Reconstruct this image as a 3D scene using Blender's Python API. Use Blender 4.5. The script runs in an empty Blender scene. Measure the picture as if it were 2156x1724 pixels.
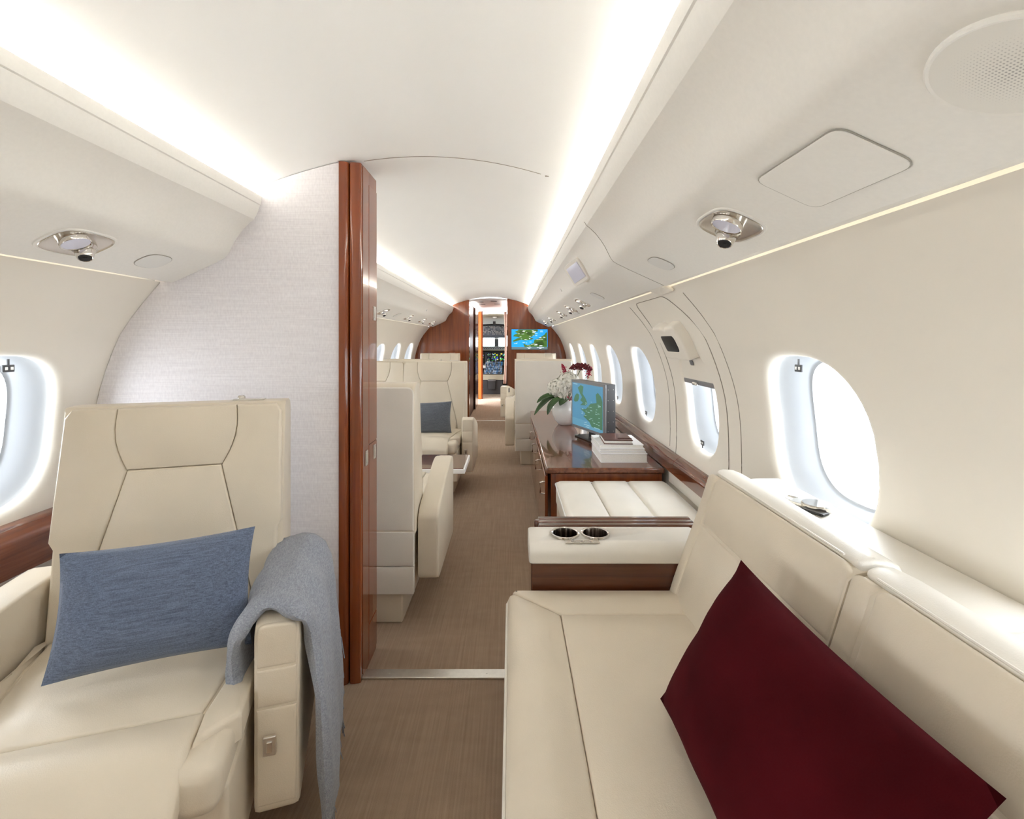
import bpy, bmesh, math, random
import numpy as np
from mathutils import Vector, Matrix, noise
random.seed(7)
PI = math.pi
S = bpy.context.scene
COL = S.collection

# ------------------------------------------------------------------ camera, sky, exposure
EYE = 1.24
cam_d = bpy.data.cameras.new('camera')
cam_d.sensor_width = 36.0
cam_d.lens = 36.0 * 1000.0 / 2156.0
cam_d.shift_x = 2.0 / 2156.0
cam_d.shift_y = -146.0 / 2156.0
cam_d.clip_start = 0.02
cam = bpy.data.objects.new('camera', cam_d)
COL.objects.link(cam)
cam.location = (0, 0, EYE)
cam.rotation_euler = (PI / 2, 0, 0)
S.camera = cam

w = bpy.data.worlds.new('sky')
S.world = w
w.use_nodes = True
bgn = w.node_tree.nodes['Background']
bgn.inputs[0].default_value = (0.90, 0.95, 1.0, 1)
bgn.inputs[1].default_value = 4.8
S.view_settings.view_transform = 'Standard'
S.view_settings.look = 'None'
S.view_settings.gamma = 1.0
S.view_settings.use_curve_mapping = False
S.view_settings.exposure = 1.3
S.cycles.max_bounces = 16
S.cycles.diffuse_bounces = 10
S.cycles.glossy_bounces = 6
COVE = 6.0      # strength of the hidden light strips over the bins
WASH = 0.45      # strength of the strips washing the side walls

# ------------------------------------------------------------------ materials
def nt(name):
    m = bpy.data.materials.new(name)
    m.use_nodes = True
    n = m.node_tree
    return m, n, n.nodes['Principled BSDF']

def add(n, t, **kw):
    x = n.nodes.new(t)
    for k, v in kw.items():
        setattr(x, k, v)
    return x

def objco(n, scale=(1, 1, 1)):
    tc = add(n, 'ShaderNodeTexCoord')
    mp = add(n, 'ShaderNodeMapping')
    mp.inputs['Scale'].default_value = scale
    n.links.new(tc.outputs['Object'], mp.inputs['Vector'])
    return mp.outputs['Vector']

def ramp(n, fac, stops):
    r = add(n, 'ShaderNodeValToRGB')
    els = r.color_ramp.elements
    while len(els) < len(stops):
        els.new(0.5)
    for e, (p, c) in zip(els, stops):
        e.position = p
        e.color = (*c, 1)
    n.links.new(fac, r.inputs['Fac'])
    return r.outputs['Color']

def bump(n, bs, height, strength, dist=0.002):
    b = add(n, 'ShaderNodeBump')
    b.inputs['Strength'].default_value = strength
    b.inputs['Distance'].default_value = dist
    n.links.new(height, b.inputs['Height'])
    n.links.new(b.outputs['Normal'], bs.inputs['Normal'])

def plain(name, col, rough=0.5, metal=0.0, var=0.05, scale=8.0, spec=0.5, coat=0.0, bumpv=0.0):
    m, n, b = nt(name)
    no = add(n, 'ShaderNodeTexNoise')
    no.inputs['Scale'].default_value = scale
    no.inputs['Detail'].default_value = 3
    n.links.new(objco(n), no.inputs['Vector'])
    c0 = tuple(max(0, x * (1 - var)) for x in col)
    c1 = tuple(min(1, x * (1 + var)) for x in col)
    n.links.new(ramp(n, no.outputs['Fac'], [(0.3, c0), (0.7, c1)]), b.inputs['Base Color'])
    b.inputs['Roughness'].default_value = rough
    b.inputs['Metallic'].default_value = metal
    b.inputs['Specular IOR Level'].default_value = spec
    b.inputs['Coat Weight'].default_value = coat
    b.inputs['Coat Roughness'].default_value = 0.05
    if bumpv:
        bump(n, b, no.outputs['Fac'], bumpv)
    return m

def leather(name, col, rough=0.42):
    m, n, b = nt(name)
    v = objco(n)
    big = add(n, 'ShaderNodeTexNoise'); big.inputs['Scale'].default_value = 5
    n.links.new(v, big.inputs['Vector'])
    n.links.new(ramp(n, big.outputs['Fac'], [(0.3, tuple(x * .96 for x in col)), (0.7, tuple(min(1, x * 1.03) for x in col))]), b.inputs['Base Color'])
    vo = add(n, 'ShaderNodeTexVoronoi'); vo.inputs['Scale'].default_value = 420
    n.links.new(v, vo.inputs['Vector'])
    wr = add(n, 'ShaderNodeTexNoise'); wr.inputs['Scale'].default_value = 9; wr.inputs['Detail'].default_value = 4
    n.links.new(v, wr.inputs['Vector'])
    mx = add(n, 'ShaderNodeMath', operation='MULTIPLY_ADD')
    n.links.new(wr.outputs['Fac'], mx.inputs[0]); mx.inputs[1].default_value = 5.0
    n.links.new(vo.outputs['Distance'], mx.inputs[2])
    bump(n, b, mx.outputs[0], 0.16, 0.0012)
    b.inputs['Roughness'].default_value = rough
    b.inputs['Specular IOR Level'].default_value = 0.45
    return m

def wood(name, dark, mid, lite, scale, rough=0.12, coat=0.6):
    m, n, b = nt(name)
    v = objco(n, scale)
    a = add(n, 'ShaderNodeTexNoise'); a.inputs['Scale'].default_value = 1.0; a.inputs['Detail'].default_value = 6; a.inputs['Distortion'].default_value = 0.6
    n.links.new(v, a.inputs['Vector'])
    c = ramp(n, a.outputs['Fac'], [(0.28, dark), (0.5, mid), (0.75, lite)])
    n.links.new(c, b.inputs['Base Color'])
    b.inputs['Roughness'].default_value = rough
    b.inputs['Coat Weight'].default_value = coat
    b.inputs['Coat Roughness'].default_value = 0.03
    return m

def weave(name, c0, c1, sx, sz, rough=0.85, axis=('X', 'Z'), bstr=0.3):
    m, n, b = nt(name)
    v = objco(n, (1, 1, 1))
    n1 = add(n, 'ShaderNodeTexNoise'); n1.inputs['Scale'].default_value = 1.0; n1.inputs['Detail'].default_value = 3
    mp = add(n, 'ShaderNodeMapping'); mp.inputs['Scale'].default_value = sx
    n.links.new(v, mp.inputs['Vector']); n.links.new(mp.outputs[0], n1.inputs['Vector'])
    n2 = add(n, 'ShaderNodeTexNoise'); n2.inputs['Scale'].default_value = 1.0; n2.inputs['Detail'].default_value = 3
    mp2 = add(n, 'ShaderNodeMapping'); mp2.inputs['Scale'].default_value = sz
    n.links.new(v, mp2.inputs['Vector']); n.links.new(mp2.outputs[0], n2.inputs['Vector'])
    ad = add(n, 'ShaderNodeMath', operation='ADD')
    n.links.new(n1.outputs['Fac'], ad.inputs[0]); n.links.new(n2.outputs['Fac'], ad.inputs[1])
    hf = add(n, 'ShaderNodeMath', operation='MULTIPLY'); hf.inputs[1].default_value = 0.5
    n.links.new(ad.outputs[0], hf.inputs[0])
    n.links.new(ramp(n, hf.outputs[0], [(0.36, c0), (0.64, c1)]), b.inputs['Base Color'])
    bump(n, b, hf.outputs[0], bstr, 0.002)
    b.inputs['Roughness'].default_value = rough
    b.inputs['Specular IOR Level'].default_value = 0.2
    b.inputs['Sheen Weight'].default_value = 0.15
    return m

def emis(name, col, st):
    m, n, b = nt(name)
    b.inputs['Base Color'].default_value = (*[min(1, c) for c in col], 1)
    b.inputs['Emission Color'].default_value = (*col, 1)
    b.inputs['Emission Strength'].default_value = st
    b.inputs['Roughness'].default_value = 0.3
    return m

M = {}
M['wall'] = plain('cream wall panel', (0.815, 0.775, 0.70), 0.55, var=0.012, scale=3)
M['ceil'] = plain('ivory ceiling', (0.88, 0.88, 0.865), 0.6, var=0.01, scale=2)
M['bin'] = plain('ivory bin', (0.81, 0.79, 0.745), 0.5, var=0.015, scale=120, bumpv=0.06)
M['leather'] = leather('cream leather', (0.69, 0.615, 0.50), 0.38)
M['leather2'] = leather('pale leather', (0.76, 0.725, 0.66), 0.4)
M['white_leather'] = leather('white leather', (0.84, 0.81, 0.74), 0.38)
M['wood'] = wood('polished mahogany', (0.14, 0.030, 0.008), (0.215, 0.049, 0.012), (0.28, 0.070, 0.019), (26, 26, 1.6))
M['wood_y'] = wood('polished mahogany lengthwise', (0.075, 0.019, 0.008), (0.14, 0.04, 0.015), (0.21, 0.066, 0.026), (45, 2.0, 45))
M['wood_x'] = wood('polished mahogany crosswise', (0.055, 0.014, 0.006), (0.095, 0.026, 0.010), (0.135, 0.040, 0.016), (2.0, 45, 45))
M['wood_dark'] = wood('dark walnut', (0.03, 0.008, 0.004), (0.055, 0.016, 0.007), (0.08, 0.025, 0.01), (2.0, 30, 30), 0.2, 0.4)
M['wood_passage'] = wood('satin walnut', (0.03, 0.008, 0.004), (0.055, 0.016, 0.007), (0.08, 0.025, 0.01), (2.0, 30, 30), 0.38, 0.0)
M['fabric'] = weave('lilac silk wallcovering', (0.69, 0.665, 0.695), (0.80, 0.78, 0.805), (9, 9, 420), (160, 160, 60), 0.7)
M['pillow_blue'] = weave('slate blue weave', (0.075, 0.098, 0.15), (0.165, 0.205, 0.30), (9, 300, 380), (420, 420, 420), 0.85)
M['pillow_grey'] = weave('charcoal weave', (0.075, 0.085, 0.10), (0.155, 0.17, 0.20), (9, 300, 300), (300, 300, 300), 0.85)
M['wool'] = weave('grey wool', (0.21, 0.23, 0.275), (0.37, 0.395, 0.455), (260, 260, 260), (420, 60, 420), 0.95)
M['velvet'] = plain('burgundy velvet', (0.052, 0.0035, 0.006), 0.9, var=0.3, scale=6, spec=0.05)
M['velvet'].node_tree.nodes['Principled BSDF'].inputs['Sheen Weight'].default_value = 0.04
M['velvet'].node_tree.nodes['Principled BSDF'].inputs['Sheen Tint'].default_value = (0.5, 0.08, 0.1, 1)
M['metal'] = plain('brushed aluminium', (0.72, 0.70, 0.66), 0.32, 1.0, var=0.05, scale=60)
M['dish'] = plain('champagne dish', (0.62, 0.57, 0.50), 0.25, 0.75, var=0.02)
M['cover'] = plain('pale grey cover', (0.74, 0.73, 0.70), 0.5, var=0.01)
M['gap'] = plain('thin gap', (0.36, 0.34, 0.30), 0.8, var=0.03)
M['steel'] = plain('dark polished steel', (0.36, 0.33, 0.30), 0.16, 1.0, var=0.04, scale=30)
m, n, b = nt('steel with painted reflections')
no = add(n, 'ShaderNodeTexNoise'); no.inputs['Scale'].default_value = 1.0; no.inputs['Detail'].default_value = 2
n.links.new(objco(n, (110, 110, .5)), no.inputs['Vector'])
n.links.new(ramp(n, no.outputs['Fac'], [(.35, (.05, .035, .025)), (.52, (.22, .17, .13)), (.62, (.8, .78, .76))]), b.inputs['Base Color'])  # vertical reflections in the cup wells put into the colour as streaks
b.inputs['Metallic'].default_value = 1.0; b.inputs['Roughness'].default_value = .22
M['steel'] = m
M['chrome'] = plain('chrome', (0.70, 0.67, 0.63), 0.10, 1.0, var=0.01)
M['black'] = plain('black plastic', (0.012, 0.012, 0.013), 0.35, var=0.1)
M['grey'] = plain('grey plastic', (0.22, 0.22, 0.23), 0.4, var=0.05)
M['dgrey'] = plain('dark grey plastic', (0.06, 0.06, 0.065), 0.4, var=0.1)
M['lens'] = plain('pale lilac lens', (0.66, 0.66, 0.78), 0.15, var=0.01)
M['seam'] = plain('seam shadow gap', (0.30, 0.27, 0.22), 0.8, var=0.05)
M['seam_dark'] = plain('dark seam', (0.03, 0.012, 0.006), 0.6, var=0.1)
M['white'] = plain('white paint', (0.88, 0.88, 0.87), 0.4, var=0.01)
M['ceramic'] = plain('white glazed ceramic', (0.86, 0.87, 0.86), 0.06, var=0.01, coat=0.5)
M['page'] = plain('paper', (0.85, 0.84, 0.81), 0.8, var=0.05, scale=200)
M['book_white'] = plain('white book cover', (0.86, 0.865, 0.88), 0.35, var=0.01)
M['book_brown'] = leather('brown leather binding', (0.10, 0.032, 0.02), 0.35)
M['petal'] = plain('white petal', (0.80, 0.78, 0.70), 0.7, var=0.10, scale=45)
M['core'] = plain('greenish floret gap shade', (0.40, 0.40, 0.24), 0.8, var=0.1)  # darker than the petals, painting the shade between florets
M['red_bloom'] = plain('dark red bloom', (0.14, 0.012, 0.018), 0.8, var=0.5, scale=60)
M['pink_bloom'] = plain('crimson bloom', (0.42, 0.02, 0.06), 0.8, var=0.4, scale=60)
M['leaf'] = plain('green leaf', (0.035, 0.085, 0.02), 0.4, var=0.4, scale=15)
M['stem'] = plain('green stem', (0.06, 0.11, 0.03), 0.6, var=0.2)
M['orange'] = plain('painted sunlit orange', (0.62, 0.115, 0.012), 0.45, var=0.05)  # sunlight on the door edge is put into this orange
M['curtain'] = plain('rose brown curtain', (0.42, 0.27, 0.21), 0.9, var=0.08, scale=30)
M['cream_dark'] = plain('beige cockpit lining', (0.55, 0.50, 0.38), 0.6, var=0.03)
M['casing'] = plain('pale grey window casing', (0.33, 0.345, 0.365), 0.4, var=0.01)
M['cove'] = emis('warm white strip', (1.0, 0.98, 0.95), COVE)
M['washlamp'] = emis('warm strip', (1.0, 0.93, 0.80), WASH)
M['sea'] = emis('map sea', (0.01, 0.30, 0.90), 0.42)
M['land'] = emis('map land', (0.06, 0.15, 0.02), 0.35)
M['land_dark'] = emis('map hills', (0.03, 0.075, 0.012), 0.3)
M['mark'] = emis('map lettering', (0.9, 0.92, 0.95), 0.4)
M['bar'] = emis('map bar', (0.12, 0.20, 0.22), 0.3)
M['sea2'] = emis('dim map sea', (0.055, 0.19, 0.31), 0.34)
M['land2'] = emis('dim map land', (0.045, 0.13, 0.075), 0.34)
M['mark2'] = emis('dim map lettering', (0.30, 0.45, 0.48), 0.30)
M['bar2'] = emis('dim map bar', (0.08, 0.23, 0.34), 0.34)
M['scr_green'] = emis('screen green', (0.05, 0.5, 0.08), 0.45)
M['scr_yellow'] = emis('screen yellow', (0.85, 0.65, 0.02), 0.42)
M['scr_blue'] = emis('screen blue', (0.03, 0.08, 0.55), 0.4)
M['scr_cyan'] = emis('screen cyan', (0.05, 0.25, 0.60), 0.3)
M['lit_white'] = emis('lit lettering', (0.65, 0.75, 0.9), 0.22)
M['panel_grey'] = plain('cockpit panel', (0.19, 0.22, 0.28), 0.5, var=0.05)
M['panel_pale'] = plain('pale cockpit panel', (0.36, 0.40, 0.44), 0.5, var=0.05)

# carpet
m, n, b = nt('taupe carpet')
v = objco(n)
r1 = add(n, 'ShaderNodeTexNoise'); r1.inputs['Scale'].default_value = 1; r1.inputs['Detail'].default_value = 2
mp = add(n, 'ShaderNodeMapping'); mp.inputs['Scale'].default_value = (170, 3, 1)
n.links.new(v, mp.inputs[0]); n.links.new(mp.outputs[0], r1.inputs['Vector'])
r2 = add(n, 'ShaderNodeTexNoise'); r2.inputs['Scale'].default_value = 1; r2.inputs['Detail'].default_value = 2
mp2 = add(n, 'ShaderNodeMapping'); mp2.inputs['Scale'].default_value = (9, 26, 1)
n.links.new(v, mp2.inputs[0]); n.links.new(mp2.outputs[0], r2.inputs['Vector'])
r3 = add(n, 'ShaderNodeTexNoise'); r3.inputs['Scale'].default_value = 700
n.links.new(v, r3.inputs['Vector'])
a1 = add(n, 'ShaderNodeMath', operation='ADD'); n.links.new(r1.outputs['Fac'], a1.inputs[0]); hm = add(n, 'ShaderNodeMath', operation='MULTIPLY_ADD'); n.links.new(r2.outputs['Fac'], hm.inputs[0]); hm.inputs[1].default_value = .45; hm.inputs[2].default_value = .275; n.links.new(hm.outputs[0], a1.inputs[1])
a2 = add(n, 'ShaderNodeMath', operation='ADD'); n.links.new(a1.outputs[0], a2.inputs[0]); n.links.new(r3.outputs['Fac'], a2.inputs[1])
a3 = add(n, 'ShaderNodeMath', operation='MULTIPLY'); n.links.new(a2.outputs[0], a3.inputs[0]); a3.inputs[1].default_value = 0.3333
n.links.new(ramp(n, a3.outputs[0], [(0.36, (0.275, 0.187, 0.122)), (0.62, (0.43, 0.315, 0.218))]), b.inputs['Base Color'])
b.inputs['Roughness'].default_value = 0.95
b.inputs['Specular IOR Level'].default_value = 0.1
b.inputs['Sheen Weight'].default_value = 0.2
bump(n, b, a3.outputs[0], 0.6, 0.006)
M['carpet'] = m

# window glass
m, n, b = nt('window glass')
n.nodes.remove(b)
tr = add(n, 'ShaderNodeBsdfTransparent'); tr.inputs[0].default_value = (0.97, 0.98, 0.98, 1)
gl = add(n, 'ShaderNodeBsdfGlossy'); gl.inputs['Roughness'].default_value = 0.02
mx = add(n, 'ShaderNodeMixShader'); mx.inputs[0].default_value = 0.05
n.links.new(tr.outputs[0], mx.inputs[1]); n.links.new(gl.outputs[0], mx.inputs[2])
n.links.new(mx.outputs[0], n.nodes['Material Output'].inputs['Surface'])
M['glass'] = m

# ------------------------------------------------------------------ mesh helpers
class MB:
    def __init__(s):
        s.v = []; s.f = []
    def addv(s, pts):
        i = len(s.v); s.v.extend([tuple(p) for p in pts]); return i
    def grid(s, rows, closed_u=False):
        n_ = len(rows[0]); i0 = len(s.v)
        for r in rows: s.addv(r)
        for a in range(len(rows) - 1):
            for c in range(n_ if closed_u else n_ - 1):
                d = (c + 1) % n_
                s.f.append((i0 + a * n_ + c, i0 + a * n_ + d, i0 + (a + 1) * n_ + d, i0 + (a + 1) * n_ + c))
        return i0
    def loft(s, loops, cap0=True, cap1=True):
        n_ = len(loops[0]); i0 = s.grid(loops, True)
        if cap0: s.f.append(tuple(i0 + k for k in range(n_))[::-1])
        if cap1: s.f.append(tuple(i0 + (len(loops) - 1) * n_ + k for k in range(n_)))
    def prism(s, poly, fn, h0, h1):
        s.loft([[fn(a, b_, h0) for a, b_ in poly], [fn(a, b_, h1) for a, b_ in poly]])
    def box(s, c, d, bev=0.0, seg=3, mat=None):
        bm = bmesh.new(); bmesh.ops.create_cube(bm, size=1)
        bmesh.ops.scale(bm, vec=d, verts=bm.verts)
        if bev > 0:
            bmesh.ops.bevel(bm, geom=bm.edges[:], offset=min(bev, min(d) * .49), segments=seg, profile=0.5, affect='EDGES')
        if mat is not None: bmesh.ops.transform(bm, matrix=mat, verts=bm.verts)
        bmesh.ops.translate(bm, vec=c, verts=bm.verts)
        s.frombm(bm)
    def frombm(s, bm):
        i0 = len(s.v); bm.verts.ensure_lookup_table()
        for k, x in enumerate(bm.verts): x.index = k
        s.v.extend([tuple(x.co) for x in bm.verts])
        for f in bm.faces: s.f.append(tuple(i0 + x.index for x in f.verts))
        bm.free()
    def lathe(s, prof, c=(0, 0, 0), n=24, mat=None, caps=True):
        loops = []
        for r, z in prof:
            L = [Vector((r * math.cos(2 * PI * k / n), r * math.sin(2 * PI * k / n), z)) for k in range(n)]
            if mat is not None: L = [mat @ p for p in L]
            loops.append([p + Vector(c) for p in L])
        s.loft(loops, caps and prof[0][0] > 1e-6, caps and prof[-1][0] > 1e-6)
    def tube(s, pts, r, n=6, r1=None):
        pts = [Vector(p) for p in pts]; loops = []
        for k, p in enumerate(pts):
            d = (pts[min(k + 1, len(pts) - 1)] - pts[max(k - 1, 0)]).normalized()
            u = d.cross(Vector((0, 0, 1)))
            if u.length < 1e-3: u = d.cross(Vector((1, 0, 0)))
            u.normalize(); w_ = d.cross(u)
            rr = r if r1 is None else r + (r1 - r) * k / max(1, len(pts) - 1)
            loops.append([p + (u * math.cos(2 * PI * q / n) + w_ * math.sin(2 * PI * q / n)) * rr for q in range(n)])
        s.loft(loops)
    def panel(s, outl, fn, r=0.012, depth=0.03, crown=0.01, band=.05, step=.028):
        """padded panel: outline in (a,b), fn(a,b,h) to space; rounded rim, crowned middle"""
        P = [Vector((a, b_)) for a, b_ in outl]; n_ = len(P)
        area = sum(P[k].x * P[(k + 1) % n_].y - P[(k + 1) % n_].x * P[k].y for k in range(n_))
        if area < 0: P = P[::-1]
        N = []
        for k in range(n_):
            e1 = (P[k] - P[k - 1]).normalized(); e2 = (P[(k + 1) % n_] - P[k]).normalized()
            n1 = Vector((-e1.y, e1.x)); n2 = Vector((-e2.y, e2.x)); mm = (n1 + n2) / max(.45, 1 + n1.dot(n2))
            N.append(mm)
        bm = bmesh.new(); rings = []
        def ring(off, h): rings.append([bm.verts.new((P[i].x + N[i].x * off, P[i].y + N[i].y * off, h)) for i in range(n_)])
        ring(0, -depth)
        for k in range(5):
            g = k * PI / 8
            ring(r * (1 - math.cos(g)), r * (math.sin(g) - 1))
        for a in range(len(rings) - 1):
            for k in range(n_):
                d = (k + 1) % n_
                bm.faces.new((rings[a][k], rings[a][d], rings[a + 1][d], rings[a + 1][k]))
        bm.faces.new(rings[-1])
        lo = [min(p[i] for p in P) for i in (0, 1)]; hi = [max(p[i] for p in P) for i in (0, 1)]
        if crown > 0:
            for i in (0, 1):
                m_ = max(1, int((hi[i] - lo[i]) / step))
                for k in range(1, m_):
                    co = [0, 0, 0]; no = [0, 0, 0]; co[i] = lo[i] + (hi[i] - lo[i]) * k / m_; no[i] = 1
                    bmesh.ops.bisect_plane(bm, geom=bm.verts[:] + bm.edges[:] + bm.faces[:], plane_co=co, plane_no=no)
        A = np.array([[p.x + N[i].x * r, p.y + N[i].y * r] for i, p in enumerate(P)]); B = np.roll(A, -1, 0); D = B - A
        L2 = (D * D).sum(1) + 1e-12
        for v_ in bm.verts:
            x, y, h = v_.co
            if crown > 0 and h > -1e-6:
                p = np.array((x, y)); t = np.clip(((p - A) * D).sum(1) / L2, 0, 1)
                d = math.sqrt(((A + D * t[:, None] - p) ** 2).sum(1).min()); t = min(1, d / band)
                h += crown * t * t * (3 - 2 * t)
            v_.co = fn(x, y, h)
        s.frombm(bm)
    def build(s, name, mat, parent=None, smooth=True, wn=False, ang=42, loc=None):
        me = bpy.data.meshes.new(name)
        me.from_pydata(s.v, [], s.f)
        bm = bmesh.new(); bm.from_mesh(me)
        bmesh.ops.remove_doubles(bm, verts=bm.verts, dist=1e-5)
        bmesh.ops.recalc_face_normals(bm, faces=bm.faces)
        bm.to_mesh(me); bm.free()
        if smooth:
            me.polygons.foreach_set('use_smooth', [True] * len(me.polygons))
            me.set_sharp_from_angle(angle=math.radians(ang))
        me.materials.append(M[mat] if isinstance(mat, str) else mat)
        o = bpy.data.objects.new(name, me); COL.objects.link(o)
        if parent is not None: o.parent = parent
        if loc is not None: o.location = loc
        if wn:
            md = o.modifiers.new('wn', 'WEIGHTED_NORMAL'); md.keep_sharp = True
        return o

def tag(o, label=None, cat=None, group=None, kind=None):
    if label: o['label'] = label
    if cat: o['category'] = cat
    if group: o['group'] = group
    if kind: o['kind'] = kind
    return o

def struct(o, label=None, cat=None):
    return tag(o, label, cat, None, 'structure')

def empty(name, loc=(0, 0, 0), rz=0, mat=None):
    o = bpy.data.objects.new(name, None); COL.objects.link(o)
    o.empty_display_size = 0.05
    o.location = loc; o.rotation_euler = (0, 0, rz)
    if mat is not None: o.matrix_basis = mat
    return o

def kids(o):
    return [c for c in bpy.data.objects if c.parent == o]

def copy_tree(o, parent=None):
    c = o.copy(); COL.objects.link(c); c.parent = parent
    for ch in kids(o): copy_tree(ch, c)
    return c

def bx(name, c, d, mat, parent=None, bev=0.004, seg=3):
    q = MB(); q.box(c, d, bev, seg)
    return q.build(name, mat, parent, wn=True)

def round_poly(pts, rad, n=5):
    out = []; k_ = len(pts)
    rads = rad if isinstance(rad, (list, tuple)) else [rad] * k_
    for i in range(k_):
        p = Vector(pts[i]); a = Vector(pts[i - 1]); c = Vector(pts[(i + 1) % k_]); r = rads[i]
        if r <= .0065: out.append(tuple(p)); continue
        da = (a - p); dc = (c - p); la, lc = da.length, dc.length
        r_ = min(r, la * .48, lc * .48)
        p0 = p + da / la * r_; p1 = p + dc / lc * r_
        for k in range(n + 1):
            t = k / n
            out.append(tuple(p0 * (1 - t) ** 2 + p * 2 * t * (1 - t) + p1 * t * t))
    return out

def dens(pts, step=0.03):
    out = []; k_ = len(pts)
    for i in range(k_):
        a = Vector(pts[i]); c = Vector(pts[(i + 1) % k_]); m_ = max(1, int((c - a).length / step))
        for k in range(m_): out.append(tuple(a.lerp(c, k / m_)))
    return out

def hermite(xs, ys, x):
    xs = list(xs); ys = list(ys)
    if x <= xs[0]: return ys[0]
    if x >= xs[-1]: return ys[-1]
    i = max(k for k in range(len(xs) - 1) if xs[k] <= x)
    def sl(k):
        if k == 0: return (ys[1] - ys[0]) / (xs[1] - xs[0])
        if k == len(xs) - 1: return (ys[-1] - ys[-2]) / (xs[-1] - xs[-2])
        return (ys[k + 1] - ys[k - 1]) / (xs[k + 1] - xs[k - 1])
    h = xs[i + 1] - xs[i]; t = (x - xs[i]) / h
    return ((2 * t ** 3 - 3 * t * t + 1) * ys[i] + (t ** 3 - 2 * t * t + t) * h * sl(i) + (-2 * t ** 3 + 3 * t * t) * ys[i + 1] + (t ** 3 - t * t) * h * sl(i + 1))

# ------------------------------------------------------------------ the cabin tube
AX = -0.32                       # cabin centre line
Y_AFT, Y_PART, Y_FWD = -2.0, 1.713, 7.43
WZ = [0, .2, .4, .6, .8, 1.02, 1.233, 1.33, 1.45]
WD = [1.02, 1.10, 1.155, 1.185, 1.192, 1.175, 1.105, 1.045, .945]
def wdx(z): return hermite(WZ, WD, z)
def wnorm(z):
    d = (wdx(z + .01) - wdx(z - .01)) / .02
    return Vector((-1, d)).normalized()        # (inward, up) for the +x side
def wpt(side, y, z, h=0.0):
    """point on the side wall, h metres into the cabin"""
    nn = wnorm(z)
    dx = wdx(z) + nn.x * h; zz = z + nn.y * h
    return Vector((AX + side * dx, y, zz))
def ceil_z(dx): return 1.915 - 0.35 * dx * dx

BIN = [(.5776, 1.757), (.5785, 1.743), (.582, 1.728), (.5855, 1.7255), (.590, 1.708), (.5985, 1.688), (.606, 1.6755), (.620, 1.664), (.642, 1.643), (.661, 1.618), (.676, 1.595), (.688, 1.571), (.697, 1.553), (.707, 1.539), (.722, 1.5295), (.770, 1.506), (.836, 1.476), (.899, 1.4475)]
BIN_BACK = [(.930, 1.4515), (.930, 1.456), (.916, 1.47), (.915, 1.58), (.76, 1.69), (.64, 1.705), (.615, 1.735), (.59, 1.759)]

# floor
bx('floor', (AX, 5.3, -0.05), (2.7, 14.8, 0.1), 'carpet', None, 0)
struct(bpy.data.objects['floor'], 'taupe ribbed carpet floor running up the aisle', 'floor')
# ceiling
q = MB(); prof = [(-.99, 1.449), (-.99, 1.56)] + [(d, ceil_z(d)) for d in np.linspace(-.95, .95, 41)] + [(.99, 1.56), (.99, 1.449)]
q.grid([[(AX + d, y, z) for d, z in prof] for y in (Y_AFT, Y_PART + .02, 4.5, Y_FWD + .1)])
struct(q.build('ceiling', 'ceil'), 'arched ivory cabin ceiling panel', 'ceiling')
# ceiling joint
q = MB(); q.tube([(AX + d, 1.745, ceil_z(d) - .0005) for d in np.linspace(-.22, .43, 30)], 0.0016, 5)
q.box((AX + .452, 1.745, ceil_z(.452) - .001), (.014, .006, .003))
struct(q.build('trim_1', 'seam'), 'thin dark joint across the ceiling beside the wood pillar', 'ceiling joint')

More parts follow.
